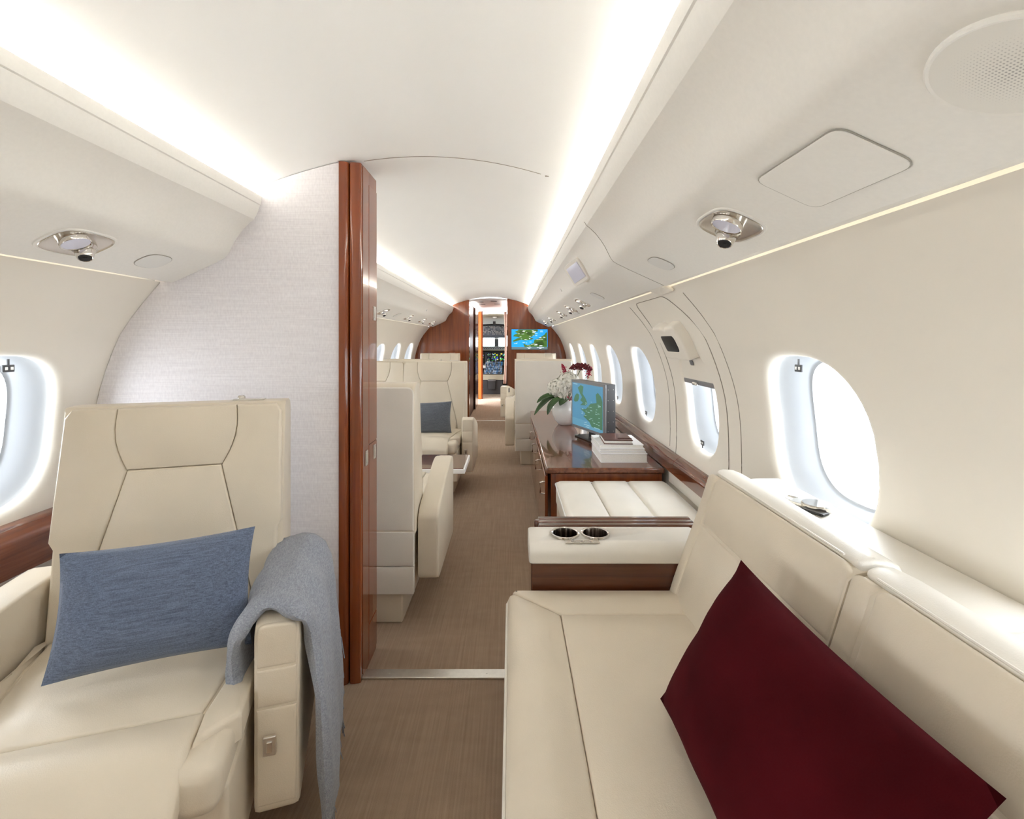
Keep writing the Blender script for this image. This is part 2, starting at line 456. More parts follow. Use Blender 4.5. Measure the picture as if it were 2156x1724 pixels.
# side walls with flared window openings
WIN_R = [(-1.19, .25), (-.34, .25), (.51, .25), (1.36, .25), (2.18, .20), (3.10, .25), (3.95, .25), (4.80, .25), (5.66, .25), (6.54, .25)]
WIN_L = [(-1.25, .25), (-.40, .25), (.45, .25), (1.35, .25), (2.15, .25), (2.95, .25), (3.75, .25), (4.55, .25), (5.35, .25), (6.15, .25), (6.93, .25)]
ZC, ZH = .955, .262
Z0, Z1 = .56, 1.335
NB = 12
def superell(t, w_, h_, p=2.7):
    c, s_ = math.cos(t), math.sin(t)
    return (w_ * math.copysign(abs(c) ** (2 / p), c), h_ * math.copysign(abs(s_) ** (2 / p), s_))
def build_wall(side, wins, name, label):
    q = MB()
    zs_lo = list(np.linspace(0, Z0, 7)); zs_mid = list(np.linspace(Z0, Z1, NB + 1)); zs_hi = list(np.linspace(Z1, 1.45, 5))
    edges = [Y_AFT]
    cells = []
    for (c, hw) in wins:
        cells.append((c - .385, c + .385, c, hw))
    ys = [Y_AFT]
    for k, (a, b_, c, hw) in enumerate(cells):
        if a > ys[-1] + 1e-4: ys.append(a)
        ys += list(np.linspace(a, b_, NB + 1))[1:]
    ys.append(Y_FWD + .05)
    ys = sorted(set(round(float(y), 5) for y in ys))
    for zs in (zs_lo, zs_hi):
        q.grid([[wpt(side, y, z) for y in ys] for z in zs])
    # small lip closing the light slot
    q.grid([[wpt(side, y, 1.45) for y in ys], [Vector((AX + side * .99, y, 1.4495)) for y in ys]])
    prev = Y_AFT
    for (a, b_, c, hw) in cells:
        if a > prev + 1e-4: q.grid([[wpt(side, y, z) for y in (prev, a)] for z in zs_mid])
        yy = list(np.linspace(a, b_, NB + 1))
        ring = [(y, Z0) for y in yy] + [(b_, z) for z in zs_mid[1:]] + [(y, Z1) for y in yy[::-1][1:]] + [(a, z) for z in zs_mid[::-1][1:-1]]
        ang = [math.atan2((z - ZC) / (ZH + .13), (y - c) / (hw + .13)) for y, z in ring]
        def hole(sc):
            return [tuple(np.array(superell(t, hw * sc, ZH * sc)) + np.array((c, ZC))) for t in ang]
        loops = [[wpt(side, *p) for p in ring]]
        h0 = hole(1.0)
        for f in (.5, .8):
            loops.append([wpt(side, p[0] * (1 - f) + g[0] * f, p[1] * (1 - f) + g[1] * f) for p, g in zip(ring, h0)])
        for sc, dep in ((1.0, 0), (.965, .0018), (.93, .006), (.90, .013), (.885, .022), (.875, .034)):
            loops.append([wpt(side, *p, -dep) for p in hole(sc)])
        q.grid([[*L] for L in loops], True)
        prev = b_
    q.grid([[wpt(side, y, z) for y in (prev, ys[-1])] for z in zs_mid])
    return struct(q.build(name, 'wall'), label, 'wall')
build_wall(1, WIN_R, 'wall_right', 'cream curved side wall with oval windows beside the sofa')
build_wall(-1, WIN_L, 'wall_left', 'cream curved side wall with oval windows behind the armchair')
wi = 0
for side, wins in ((1, WIN_R), (-1, WIN_L)):
    for (c, hw) in wins:
        wi += 1
        q = MB()
        T = [2 * PI * k / 56 for k in range(56)]
        loops = []
        for sc, dep in ((.91, .036), (.866, .050), (.84, .062), (.80, .072), (.74, .115), (.725, .12), (.70, .122), (.69, .15)):
            loops.append([wpt(side, superell(t, hw * sc, ZH * sc)[0] + c, superell(t, hw * sc, ZH * sc)[1] + ZC, -dep) for t in T])
        q.loft(loops, False, False)
        nm = ('right', 'left')[side < 0]
        pos = 'in the %s cabin wall, centred %.1f metres ahead of the view' % (nm, c)
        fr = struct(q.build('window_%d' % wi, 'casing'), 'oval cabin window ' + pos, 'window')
        q = MB(); L = [wpt(side, superell(t, hw * .695, ZH * .695)[0] + c, superell(t, hw * .695, ZH * .695)[1] + ZC, -.14) for t in T]
        i0 = q.addv(L); q.f.append(tuple(range(i0, i0 + 56)))
        q.build('pane', 'glass', fr)
        # blind control hanging inside the opening
        if c > 1:
            zc = ZC + ZH * .70 if c < 2 else ZC - ZH * .76
            q = MB(); q.box((0, 0, 0), (.006, .034, .022), .002); q.box((0, -.0, .018 if c < 2 else -.014), (.003, .006, .02), 0)
            bc = q.build('blind_control', 'dgrey', fr, wn=True, loc=wpt(side, c + hw * .30, zc, -.05 if c < 2 else -.03))
            q = MB()
            for yy in (-.008, .008): q.box((-side * .0035, yy, 0), (.002, .008, .009), .0008)
            q.build('buttons', 'white', bc)
# portals in the openings guide the daylight sampling
def portal(side, c, hw):
    ld = bpy.data.lights.new('daylight_portal', 'AREA'); ld.shape = 'RECTANGLE'
    ld.size = hw * 1.5; ld.size_y = ZH * 1.5
    ld.cycles.is_portal = True
    o = bpy.data.objects.new('daylight_portal', ld); COL.objects.link(o)
    o.location = wpt(side, c, ZC, -.17)
    o.rotation_euler = (PI / 2, 0, PI / 2 * side)
for c, hw in WIN_R: portal(1, c, hw)
for c, hw in WIN_L: portal(-1, c, hw)

# rear wall closing the cabin behind the view
bx('wall_aft', (AX, Y_AFT - .03, .95), (2.5, .05, 2.0), 'wall', None, 0)
struct(bpy.data.objects['wall_aft'], 'cream wall closing the cabin behind the sofa', 'wall')

# ------------------------------------------------------------------ overhead bins and their light strips
def bin_run(side, y0, y1, label):
    r = empty('overhead_bin', (AX, y0, 1.45))
    off = Vector((AX, y0, 1.45))
    q = MB(); q.prism(BIN[6:] + BIN_BACK[:-2] + [(.62, 1.70)], lambda a, b_, h: Vector((AX + side * a, h, b_)) - off, y0, y1)
    q.build('bin_body', 'bin', r, ang=28)
    q = MB(); q.prism(BIN[:7] + [(.622, 1.70)] + BIN_BACK[-2:], lambda a, b_, h: Vector((AX + side * a, h, b_)) - off, y0, y1)
    q.build('valance', 'bin', r, ang=28)
    q = MB(); q.box(Vector((AX + side * .69, (y0 + y1) / 2, 1.709)) - off, (.09, y1 - y0 - .02, .006))
    q.build('cove_light_strip', 'cove', r)
    q = MB(); q.box(Vector((AX + side * .947, (y0 + y1) / 2, 1.525)) - off, (.045, y1 - y0 - .02, .006))
    q.build('wall_wash_strip', 'washlamp', r)
    return tag(r, label, 'overhead bin', 'overhead bins along the cabin')
bin_run(-1, Y_AFT, Y_PART - .001, 'ivory overhead bin ending at the fabric partition above the armchair')
bin_run(-1, 1.93, Y_FWD - .001, 'ivory overhead bin over the left seats beyond the wood pillar')
rb = bin_run(1, Y_AFT, Y_FWD - .001, 'long ivory overhead bin over the sofa and right windows')
# joint across the right bin
q = MB(); q.tube([Vector((AX + d - (.0006), 1.80, z)) - rb.location for d, z in BIN[5:]], .0012, 5)
q.build('seam', 'seam', rb)

def frame_low(side, y, k=0.5):
    """frame on the sloping underside of a bin: x along the cabin, y outward, z out of the face"""
    a, b_ = Vector((.722, 1.5295)), Vector((.899, 1.4475))
    p = a.lerp(b_, k); t = (b_ - a).normalized()
    nrm = Vector((side * t.y, 0, -t.x)); ey = Vector((side * t.x, 0, t.y)); ex = Vector((0, side, 0))
    mt = Matrix((ex, ey, nrm)).transposed().to_4x4(); mt.translation = Vector((AX + side * p.x, y, p.y))
    return mt
def frame_face(side, y):
    a, b_ = Vector((.642, 1.643)), Vector((.697, 1.553))
    p = a.lerp(b_, .55); t = (b_ - a).normalized()
    nrm = Vector((side * t.y, 0, -t.x)); ey = Vector((side * t.x, 0, t.y)); ex = Vector((0, side, 0))
    mt = Matrix((ex, ey, nrm)).transposed().to_4x4(); mt.translation = Vector((AX + side * p.x, y, p.y))
    return mt
def flat(a, b_, h): return Vector((a, b_, h))
def rot2(pts, g):
    return [(x * math.cos(g) - y * math.sin(g), x * math.sin(g) + y * math.cos(g)) for x, y in pts]

# reading lamp and air nozzle unit
def make_unit(g=1):
    r = empty('reading_lamp_unit')
    sh = [superell(2 * PI * k / 48, .070, .048, 3.2) for k in range(48)]
    q = MB()
    loops = []
    for sc, h in ((1.12, -.002), (1.10, .0035), (1.05, .0045), (1.0, .003), (.97, -.004), (.93, -.006)):
        loops.append([flat(a * sc, b_ * sc, h) for a, b_ in sh])
    q.loft(loops, False, True)
    q.build('bezel', 'bin', r)
    q = MB(); q.loft([[flat(a * sc, b_ * sc, h) for a, b_ in sh] for sc, h in ((1.0, .0034), (.985, .0042), (.96, .0030), (.90, .0015))], False, True); q.build('dish', 'dish', r)
    q = MB(); q.lathe([(.0, -.006), (.029, -.006), (.029, .014), (.028, .0155), (.0255, .014)], (.022 * g, -.012, 0), 32)
    lp = q.build('lamp_ring', 'chrome', r)
    q = MB(); q.lathe([(0, .0145), (.0255, .0145), (.0256, .011)], (.022 * g, -.012, 0), 32)
    q.build('lamp_lens', 'lens', lp)
    rm = Matrix.Rotation(math.radians(20 * g), 3, 'Y')
    q = MB(); q.lathe([(.024, -.004), (.024, .006), (.0195, .012), (.0195, .014), (.015, .032), (.0135, .0335), (.011, .032)], (-.026 * g, .010, 0), 28, rm)
    nz = q.build('air_nozzle', 'chrome', r)
    q = MB(); q.lathe([(0, .0338), (.0115, .0338), (.0122, .0325)], (-.026 * g, .010, 0), 24, rm)
    q.lathe([(0, .0352), (.004, .0350), (.0045, .033)], (-.026 * g, .010, 0), 16, rm)
    q.build('nozzle_core', 'black', nz)
    return r
units = {1: make_unit(-1), -1: make_unit(1)}; used_ = set()
U = [(1, 1.046, 'chrome reading lamp and air nozzle over the sofa back, left of the flush hatch'),
     (1, 3.19, 'small chrome reading lamp overhead just past the overhead oval speaker above the credenza'),
     (1, 3.79, 'second chrome reading lamp past the little display on the right bin'),
     (1, 4.48, 'third chrome reading lamp past the little display on the right bin'),
     (1, 5.6, 'fourth chrome reading lamp past the little display on the right bin'),
     (1, 6.5, 'farthest chrome reading lamp on the right bin, near the wall screen'),
     (-1, 1.229, 'chrome reading lamp and air nozzle above the blue cushioned armchair'),
     (-1, 4.17, 'chrome lamp cluster on the left bin right beside the wood pillar edge'),
     (-1, 5.2, 'second chrome reading lamp from the pillar on the far left bin'),
     (-1, 6.0, 'third chrome reading lamp from the pillar on the far left bin'),
     (-1, 6.75, 'last chrome reading lamp on the left bin before the wood bulkhead')]
for i, (sd, y, lab) in enumerate(U):
    o = units[sd] if sd not in used_ else copy_tree(units[sd]); used_.add(sd)
    o.matrix_basis = frame_low(sd, y, .45) @ Matrix.Scale(1.15, 4)
    tag(o, lab, 'reading lamp', 'reading lamps under the overhead bins')

def flush_plate(name, outl, mt, lab, cat, group=None, mat='cover', gap=.0015, th=.004):
    r = empty(name, mat=mt)
    q = MB(); P = outl
    q.tube([flat(a, b_, .0022) for a, b_ in P + P[:2]], gap, 6)
    q.build('gap', 'gap', r)
    q = MB(); q.loft([[flat(a, b_, -.003) for a, b_ in P], [flat(a, b_, th * .5) for a, b_ in P], [flat(a * .985, b_ * .985, th) for a, b_ in P]], False, True)
    q.build('plate', mat, r)
    return tag(r, lab, cat, group)
ov = [superell(2 * PI * k / 48, .052, .040, 2.8) for k in range(48)]
for sd, y, lab in [(1, 1.54, 'oval flush cover on the right bin next to the bin joint'),
                   (1, 2.68, 'oval flush cover on the right bin below the small display'),
                   (-1, 1.496, 'oval flush cover on the left bin beside the fabric partition'),
                   (-1, .86, 'oval flush cover on the left bin cut by the picture edge'),
                   (-1, 4.7, 'small oval flush cover on the far left bin between lamps')]:
    flush_plate('speaker_cover', ov, frame_low(sd, y, .48), lab, 'cover plate', 'oval covers under the bins')
for sd, y, lab in [(1, 3.98, 'narrow rectangular plate beside the third lamp on right bin'), (1, 5.0, 'narrow rectangular plate farther along the right bin')]:
    flush_plate('access_plate', round_poly([(-.12, -.02), (.12, -.02), (.12, .02), (-.12, .02)], .008), frame_low(sd, y, .78), lab, 'cover plate')
flush_plate('oxygen_mask_hatch', round_poly([(-.105, -.058), (.105, -.058), (.105, .058), (-.105, .058)], .022), frame_low(1, .72, .42), 'large flush rectangular hatch with rounded corners on the right bin', 'hatch', mat='bin', gap=.0013)
# speaker grille
mt = frame_low(1, .445, .40)
r = tag(empty('speaker_grille', mat=mt), 'round perforated speaker grille at the near end of the right bin', 'speaker')
q = MB(); q.lathe([(.068, -.002), (.068, .004), (.066, .006), (.063, .005)], n=48); q.build('rim', 'bin', r)
m, n, b = nt('perforated grille')
vv = add(n, 'ShaderNodeTexVoronoi'); vv.inputs['Scale'].default_value = 300; vv.inputs['Randomness'].default_value = 0
n.links.new(objco(n), vv.inputs['Vector'])
n.links.new(ramp(n, vv.outputs['Distance'], [(0.25, (.35, .34, .32)), (0.45, (.76, .74, .69))]), b.inputs['Base Color'])
M['grille'] = m
q = MB(); q.lathe([(0, .006), (.0635, .005), (.0635, .0)], n=48); q.build('mesh_cover', 'grille', r)
# little buttons on the bin faces
for sd, y, lab in [(1, 3.35, 'small round call button on the right bin face past the display'), (1, 5.3, 'tiny round button on the right bin face near the wood bulkhead'), (-1, 5.6, 'tiny round button on the far left bin face')]:
    q = MB(); q.lathe([(0, .004), (.011, .004), (.013, .002), (.013, -.003)], n=20)
    o = q.build('call_button', 'white'); o.matrix_basis = frame_face(sd, y); tag(o, lab, 'button', 'call buttons')
# tilted display on the right bin
mt = frame_face(1, 2.38) @ Matrix.Rotation(math.radians(-22), 4, 'Y')
r = tag(empty('bin_display', mat=mt), 'small tilted display box on the right bin with blank lilac screen', 'display')
q = MB(); P = round_poly([(-.075, -.058), (.075, -.058), (.075, .058), (-.075, .058)], .022)
q.loft([[flat(a * s_, b_ * s_, h) for a, b_ in P] for s_, h in ((1.06, -.05), (1.06, .0), (1.04, .028), (1.0, .037), (.95, .038), (.86, .036))])
q.build('housing', 'leather2', r)
q = MB(); q.panel(round_poly([(-.058, -.042), (.058, -.042), (.058, .042), (-.058, .042)], .004), lambda a, b_, h: flat(a, b_, .040 + h), .001, .004, 0)
q.build('screen', 'lens', r)
# bracket lip under the right bin
q = MB(); q.box((0, 0, 0), (.06, .17, .016), .006)
o = q.build('bin_bracket', 'wall', None, wn=True); o.location = (AX + .925, 1.93, 1.446); o.rotation_euler = (0, math.radians(24), 0)
tag(o, 'cream bracket lip under the bin above the emergency exit', 'bracket')

# ------------------------------------------------------------------ partition (fabric) and wooden pillar
def clip_profile():
    left = []
    for z in np.linspace(0, 1.447, 24): left.append((-(wdx(z) - .002), z))
    left += [(-.965, 1.4488), (-.965, 1.52), (-.918, 1.52)]
    for d, z in BIN[::-1]: left.append((-d - .003, z + .003))
    left.append((-.585, 1.765))
    left.append((-.60, ceil_z(.60) - .004))
    return left
PX0, PX1 = -.618, -.541
lp = clip_profile()
poly = [(AX + d, z) for d, z in lp]
for d in np.linspace(-.56, PX0 - AX, 12): poly.append((AX + d, ceil_z(d) - .003))
poly.append((PX0, 0))
q = MB(); q.prism(poly, lambda a, b_, h: Vector((a, h, b_)), Y_PART, 1.90)
struct(q.build('wall_partition', 'fabric', ang=30), 'lilac silk covered partition behind the armchair', 'partition')
# pillar
top = ceil_z(PX0 - AX) - .003
r = struct(empty('trim_2', (PX0, Y_PART, 0)), 'tall polished mahogany door pillar at the partition edge', 'pillar')
def pil(poly, z0, z1, name, mat='wood'):
    q = MB(); q.loft([[(x - PX0, y - Y_PART, z0) for x, y in poly], [(x - PX0, y - Y_PART, z1) for x, y in poly]])
    return q.build(name, mat, r, ang=30)
pil(round_poly([(PX0 + .001, 1.700), (-.5865, 1.707), (-.5865, 1.90), (PX0 + .001, 1.90)], [.004, .014, 0, 0]), .001, top, 'front_strip')
pil(round_poly([(-.585, 1.709), (-.5445, 1.716), (PX1 - .002, 1.725), (PX1 - .002, 1.913), (-.585, 1.913)], [.016, .008, .004, .004, 0]), .001, top, 'post')
pil([(-.545, 1.735), (PX1, 1.735), (PX1, 1.806), (-.545, 1.806)], .02, top - .006, 'door_edge')
c1 = pil([(-.545, 1.811), (PX1, 1.811), (PX1, 1.913), (-.545, 1.913)], .845, top - .05, 'cabinet_door')
pil([(-.545, 1.811), (PX1, 1.811), (PX1, 1.913), (-.545, 1.913)], .16, .840, 'cabinet_door')
pil([(-.545, 1.811), (PX1, 1.811), (PX1, 1.913), (-.545, 1.913)], .02, .155, 'cabinet_door')
for (y, z) in ((1.878, 1.345), (1.878, .80), (1.775, .80)):
    q = MB(); q.box((PX1 + .0015 - PX0, y - Y_PART, z), (.003, .030, .055), .001)
    q.box((PX1 + .0035 - PX0, y - Y_PART, z), (.004, .016, .036), .001)
    q.build('latch', 'metal', r, wn=True)
# threshold strips
q = MB(); q.box((.0, 1.758, .004), (1.10, .046, .008), .002)
for x in (-.45, -.27, -.09): q.lathe([(.004, .008), (.004, .0095), (0, .0098)], (x, 1.758, 0), 10)
struct(q.build('trim_3', 'metal', wn=True), 'aluminium threshold strip across the aisle beside the pillar', 'threshold')
q = MB(); q.box((-.35, 7.30, .003), (.66, .025, .008), .002)
struct(q.build('trim_4', 'metal', wn=True), 'thin bright carpet joint at the far wood bulkhead', 'threshold')

# ------------------------------------------------------------------ forward bulkhead
DX0, DX1 = -.654, -.06
def half(side):
    pts = []
    for z in np.linspace(0, 1.447, 24): pts.append((side * (wdx(z) - .002), z))
    pts += [(side * .965, 1.4488), (side * .965, 1.52), (side * .918, 1.52)]
    for d, z in BIN[::-1]: pts.append((side * (d + .003), z + .003))
    pts += [(side * .585, 1.765), (side * .60, ceil_z(.6) - .004)]
    e = (DX0 if side < 0 else DX1) - AX
    for d in np.linspace(side * .56, e, 8): pts.append((d, ceil_z(d) - .003))
    pts.append((e, 0))
    return [(AX + d, z) for d, z in pts]
for sd, nm, lab in ((-1, 'wall_front_left', 'glossy mahogany bulkhead left of the cockpit passage'), (1, 'wall_front_right', 'glossy mahogany bulkhead right of the passage behind the screen')):
    q = MB(); q.prism(half(sd), lambda a, b_, h: Vector((a, h, b_)), Y_FWD, Y_FWD + .12)
    struct(q.build(nm, 'wood', ang=30), lab, 'wall')

# wall screen
def map_screen(root, w_, h_, lands, sea, land, mark, bar, barh, marks, fn, darks=()):
    q = MB(); q.prism([(0, barh), (w_, barh), (w_, h_), (0, h_)], fn, 0, .001); sc = q.build('screen', sea, root)
    if barh > 0:
        q = MB(); q.prism([(0, 0), (w_, 0), (w_, barh), (0, barh)], fn, 0, .001); q.build('status_bar', bar, sc)
    for L in lands:
        q = MB(); q.prism(L, fn, .0012, .0016); q.build('map_land', land, sc)
    for L in darks:
        q = MB(); q.prism(L, fn, .0017, .0019); q.build('map_hills', 'land_dark', sc)
    for (x, y, l, t) in marks:
        q = MB(); q.prism([(x, y), (x + l, y), (x + l, y + t), (x, y + t)], fn, .002, .0023); q.build('map_lettering', mark, sc)
    return sc
TVX, TVZ, TVW, TVH = .008, 1.095, .562, .312
r = tag(empty('wall_screen', (TVX, Y_FWD - .012, TVZ)), 'wall screen showing a blue and green map on the mahogany bulkhead', 'screen')
q = MB(); q.box((TVW / 2, .005, TVH / 2), (TVW + .012, .012, TVH + .012), .003); q.build('bezel', 'dgrey', r, wn=True)
sx, sz = TVW / 466.0, TVH / 258.0
def tvp(L): return [((x - 722) * sx, (713 - y) * sz) for x, y in L]
ENG = [(810, 456), (1060, 456), (1065, 480), (1020, 492), (1025, 520), (985, 550), (960, 562), (1010, 570), (985, 585), (900, 600), (850, 590), (800, 602), (760, 612), (735, 615), (745, 595), (790, 570), (830, 560), (780, 550), (735, 545), (760, 520), (800, 505), (760, 485), (800, 470)]
EUR = [(1182, 490), (1182, 679), (890, 679), (872, 642), (890, 640), (910, 655), (960, 650), (1010, 625), (1015, 590), (1080, 570), (1110, 545), (1150, 520), (1165, 495)]
DK = [[(830, 470), (870, 462), (880, 500), (845, 520), (820, 500)], [(920, 480), (990, 500), (960, 530), (920, 520)], [(1040, 620), (1120, 600), (1150, 650), (1080, 665), (1030, 650)], [(1140, 560), (1170, 550), (1175, 600), (1150, 600)]]
rs = random.Random(3)
mk = [(rs.uniform(750, 1140), rs.uniform(468, 672)) for _ in range(46)]
mk = [(*tvp([p])[0], rs.uniform(.018, .045), .0045) for p in mk]
mk += [(*tvp([(920, 688)])[0], .07, .005), (*tvp([(1050, 688)])[0], .11, .005), (*tvp([(935, 702)])[0], .035, .006), (*tvp([(1080, 702)])[0], .035, .006)]
fn = lambda a, b_, h: Vector((a, -.0015 - h, b_))
sc = map_screen(r, TVW, TVH, [tvp(ENG), tvp(EUR)], 'sea', 'land', 'mark', 'bar', .040, mk, fn, [tvp(d) for d in DK])
q = MB()
px, pz = tvp([(955, 570)])[0]
q.prism([(px - .016, pz - .010), (px + .004, pz + .002), (px + .016, pz + .012), (px + .006, pz - .001), (px + .010, pz - .014), (px, pz - .005)], fn, .0025, .003)
q.prism([(px - .014, pz + .008), (px - .002, pz + .002), (px + .012, pz - .004), (px + .002, pz - .006)], fn, .0025, .003)
q.build('plane_symbol', 'mark', sc)

# ------------------------------------------------------------------ passage and cockpit
def lab_box(name, c, d, mat, lab, cat, bev=.003, kind='structure'):
    return tag(bx(name, c, d, mat, None, bev), lab, cat, None, kind)
lab_box('wall_passage_left', (DX0 - .05, 8.35, .95), (.08, 1.60, 1.9), 'wood_passage', 'polished mahogany panel lining the left of the passage', 'wall')
lab_box('wall_passage_right', (DX1 + .04, 8.6, .95), (.08, 2.1, 1.9), 'wood', 'polished mahogany panel lining the right of the passage', 'wall')
lab_box('wall_passage_end', (-.80, 10.06, .95), (.26, .06, 1.9), 'wood_dark', 'dark wood end panel beside the cockpit entry', 'wall')
lab_box('wall_entry', (.20, 10.06, .95), (.56, .06, 1.9), 'wood_dark', 'dark wood panel right of the cockpit entry', 'wall')
q = MB(); q.grid([[(AX + d, y, z - .25 * d * d) for d in np.linspace(-.95, .95, 15)] for y, z in ((7.45, 1.90), (7.7, 1.875), (9.2, 1.87), (10.12, 1.87))])
struct(q.build('ceiling_passage', 'ceil'), 'bright arched ceiling over the cockpit passage', 'ceiling')
for i, (x, y) in enumerate(((-.50, 7.75), (-.28, 7.7), (-.50, 8.3), (-.24, 8.25))):
    q = MB(); q.box((x, y, 1.872 - .25 * (x - AX) ** 2 - .004), (.10, .05, .006), .002)
    tag(q.build('ceiling_vent', 'grey'), ['left of the near pair of', 'right of the near pair of', 'left of the farther pair of', 'right of the farther pair of'][i] + ' slim vents in the passage ceiling', 'vent', 'passage ceiling vents')
for x in (-.625, -.085):  # glowing strips added only to brighten the passage ceiling
    q = MB(); q.box((x, 8.4, 1.815), (.03, 1.5, .006)); tag(q.build('passage_fill_strip', 'cove'), ('left' if x < -.3 else 'right') + ' fill strip added to brighten the cockpit passage ceiling', 'fill strip')
ld = bpy.data.lights.new('passage_lamp', 'AREA'); ld.shape = 'DISK'; ld.size = .3; ld.energy = 5; ld.color = (1, .95, .87)
o = bpy.data.objects.new('passage_lamp', ld); COL.objects.link(o); o.location = (-.36, 8.9, 1.83)
# open closet door and edge in painted sunlit orange
r = tag(empty('passage_door', (DX0, 9.05, 0)), 'dark glossy door folded open along the left of the passage', 'door')
bx('door_leaf', (.012, -.30, .93), (.022, .60, 1.84), 'wood_dark', r)
bx('handle', (.028, -.08, .55), (.012, .03, .09), 'metal', r, .003)
lab_box('door_edge_panel', (-.655, 10.0, .925), (.062, .05, 1.85), 'orange', 'narrow door edge coloured sunlit orange beside the cockpit entry', 'door panel', .004, None)
lab_box('closet_panel', (-.61, 10.055, .925), (.03, .05, 1.85), 'wood', 'slim brown panel right of the orange door edge', 'door panel', .003, None)
# curtain
q = MB(); rows = []
for k in range(15):
    z = .35 + (1.82 - .35) * k / 14
    wd = .075 - .03 * math.sin(k / 14 * PI)
    rows.append([(-.085 - wd * t - .012 * (1 - k / 14), 9.7 + .016 * math.sin(t * 26 + .3 * k / 14), z) for t in np.linspace(0, .75, 34)])
q.grid(rows); o = q.build('curtain', 'curtain')
md = o.modifiers.new('thick', 'SOLIDIFY'); md.thickness = .004
tag(o, 'rose brown curtain drawn aside at the right of the cockpit entry', 'curtain')
# cockpit shell
CY0, CY1 = 10.1, 12.35
lab_box('wall_cockpit_left', (-1.20, 11.2, .9), (.06, 2.4, 1.9), 'cream_dark', 'beige cockpit side lining left', 'wall')
lab_box('wall_cockpit_right', (.48, 11.2, .9), (.06, 2.4, 1.9), 'cream_dark', 'beige cockpit side lining right', 'wall')
q = MB(); q.grid([[(AX + d, y, z - .16 * d * d) for d in np.linspace(-.85, .85, 13)] for y, z in ((10.05, 1.80), (11.0, 1.76), (11.6, 1.62), (12.4, 1.50))])
struct(q.build('ceiling_cockpit', 'cream_dark'), 'beige arched cockpit ceiling above the overhead switches', 'ceiling')
q = MB()
q.box((AX, CY1, .54), (1.7, .05, 1.08)); q.box((AX, CY1, 1.48), (1.7, .05, .25))
q.box((-1.08, CY1, 1.2), (.14, .05, .4)); q.box((.44, CY1, 1.2), (.14, .05, .4)); q.box((-.375, CY1, 1.22), (.10, .06, .32))
struct(q.build('wall_cockpit_front', 'dgrey'), 'dark windscreen frame and centre post in the cockpit', 'windscreen frame')
for x0, x1, nn_, lab in ((-1.01, -.425, 50, 'bright left windscreen pane in the cockpit'), (-.325, .37, 51, 'bright right windscreen pane in the cockpit')):
    q = MB(); q.box(((x0 + x1) / 2, CY1, 1.22), (x1 - x0, .01, .3)); struct(q.build('window_%d' % nn_, 'glass'), lab, 'windscreen')
# overhead switch panel
r = tag(empty('overhead_switch_panel', (-.42, 11.1, 1.46)), 'grey overhead panel packed with switches above the windscreen', 'switch panel')
r.rotation_euler = (math.radians(-28), 0, 0)
bx('panel', (0, .06, 0), (.60, .15, .24), 'panel_grey', r, .01)
q = MB(); q2 = MB()
for i in range(22):
    for j in range(7):
        x = -.27 + .54 * i / 21; z = -.10 + .20 * j / 6
        if rs.random() < .6: q.box((x, -.018, z), (.012, .008, .014))
        elif rs.random() < .7: q2.box((x, -.018, z), (.014, .008, .01))
o = q.build('switches', 'white', r, smooth=False); tag(o, kind='stuff')
o = q2.build('dark_switches', 'black', r, smooth=False); tag(o, kind='stuff')
q = MB(); q.tube([(-.335 + .67 * t, -.02, .10 + .06 * math.sin(t * PI)) for t in np.linspace(0, 1, 14)], .014, 6); q.build('rim', 'black', r)
bx('mount', (0, .16, .15), (.5, .1, .2), 'panel_grey', r, .01)
# small fittings
o = bx('ceiling_camera', (-.385, 10.9, 1.635), (.06, .05, .07), 'black', None, .006); tag(o, 'small black box hanging from the cockpit ceiling', 'camera')
q = MB(); q.lathe([(0, -.03), (.03, -.028), (.05, -.012), (.055, 0)], (-.36, 10.5, 1.755), 20); tag(q.build('dome_lamp', 'white'), 'pale dome lamp on the cockpit ceiling', 'lamp')
# compass below windscreen post
o = bx('compass', (-.375, 12.25, 1.30), (.09, .06, .07), 'white', None, .02); tag(o, 'pale compass on the windscreen centre post', 'compass')
# glareshield
r = tag(empty('glareshield_panel', (-.42, 11.85, 1.045)), 'pale glareshield panel of small knobs below the windscreen', 'instrument panel')
bx('panel', (0, 0, 0), (1.2, .10, .085), 'panel_pale', r, .008)
q = MB()
for i in range(26): q.box((-.36 + .72 * i / 25, -.053, -.01 + .03 * (i % 2)), (.018, .008, .016 if i % 3 else .03))
o = q.build('knobs', 'dgrey', r, smooth=False); tag(o, kind='stuff')
bx('ledge', (0, -.04, -.055), (1.2, .12, .015), 'cream_dark', r, .004)
# main instrument panel
r = tag(empty('instrument_panel', (-.42, 11.95, .78)), 'instrument panel with lit flight displays in the cockpit', 'instrument panel')
bx('panel', (0, .20, 0), (1.2, .42, .36), 'panel_grey', r, .008)
bx('hood', (0, .0, .19), (1.2, .16, .06), 'black', r, .01)
def cscreen(x, z, w_, h_, seed):
    rr = random.Random(seed)
    bz = bx('display', (x, -.015, z), (w_ + .02, .02, h_ + .02), 'black', r, .003)
    for mname, cnt in (('scr_green', 8), ('scr_yellow', 5), ('scr_blue', 7), ('lit_white', 7), ('scr_cyan', 3)):
        q = MB()
        for _ in range(cnt):
            a, c_ = rr.uniform(-.42, .36) * w_, rr.uniform(-.42, .38) * h_
            l, t = rr.uniform(.05, .22) * w_, rr.uniform(.02, .13) * h_
            q.box((x + a, -.027, z + c_), (l, .002, t))
        q.build('display_graphics', mname, bz, smooth=False)
cscreen(-.32, .02, .14, .24, 1); cscreen(.02, .04, .19, .22, 2); cscreen(.22, .04, .18, .22, 5); cscreen(-.13, .10, .09, .06, 4)
cscreen(-.13, -.05, .09, .16, 9)
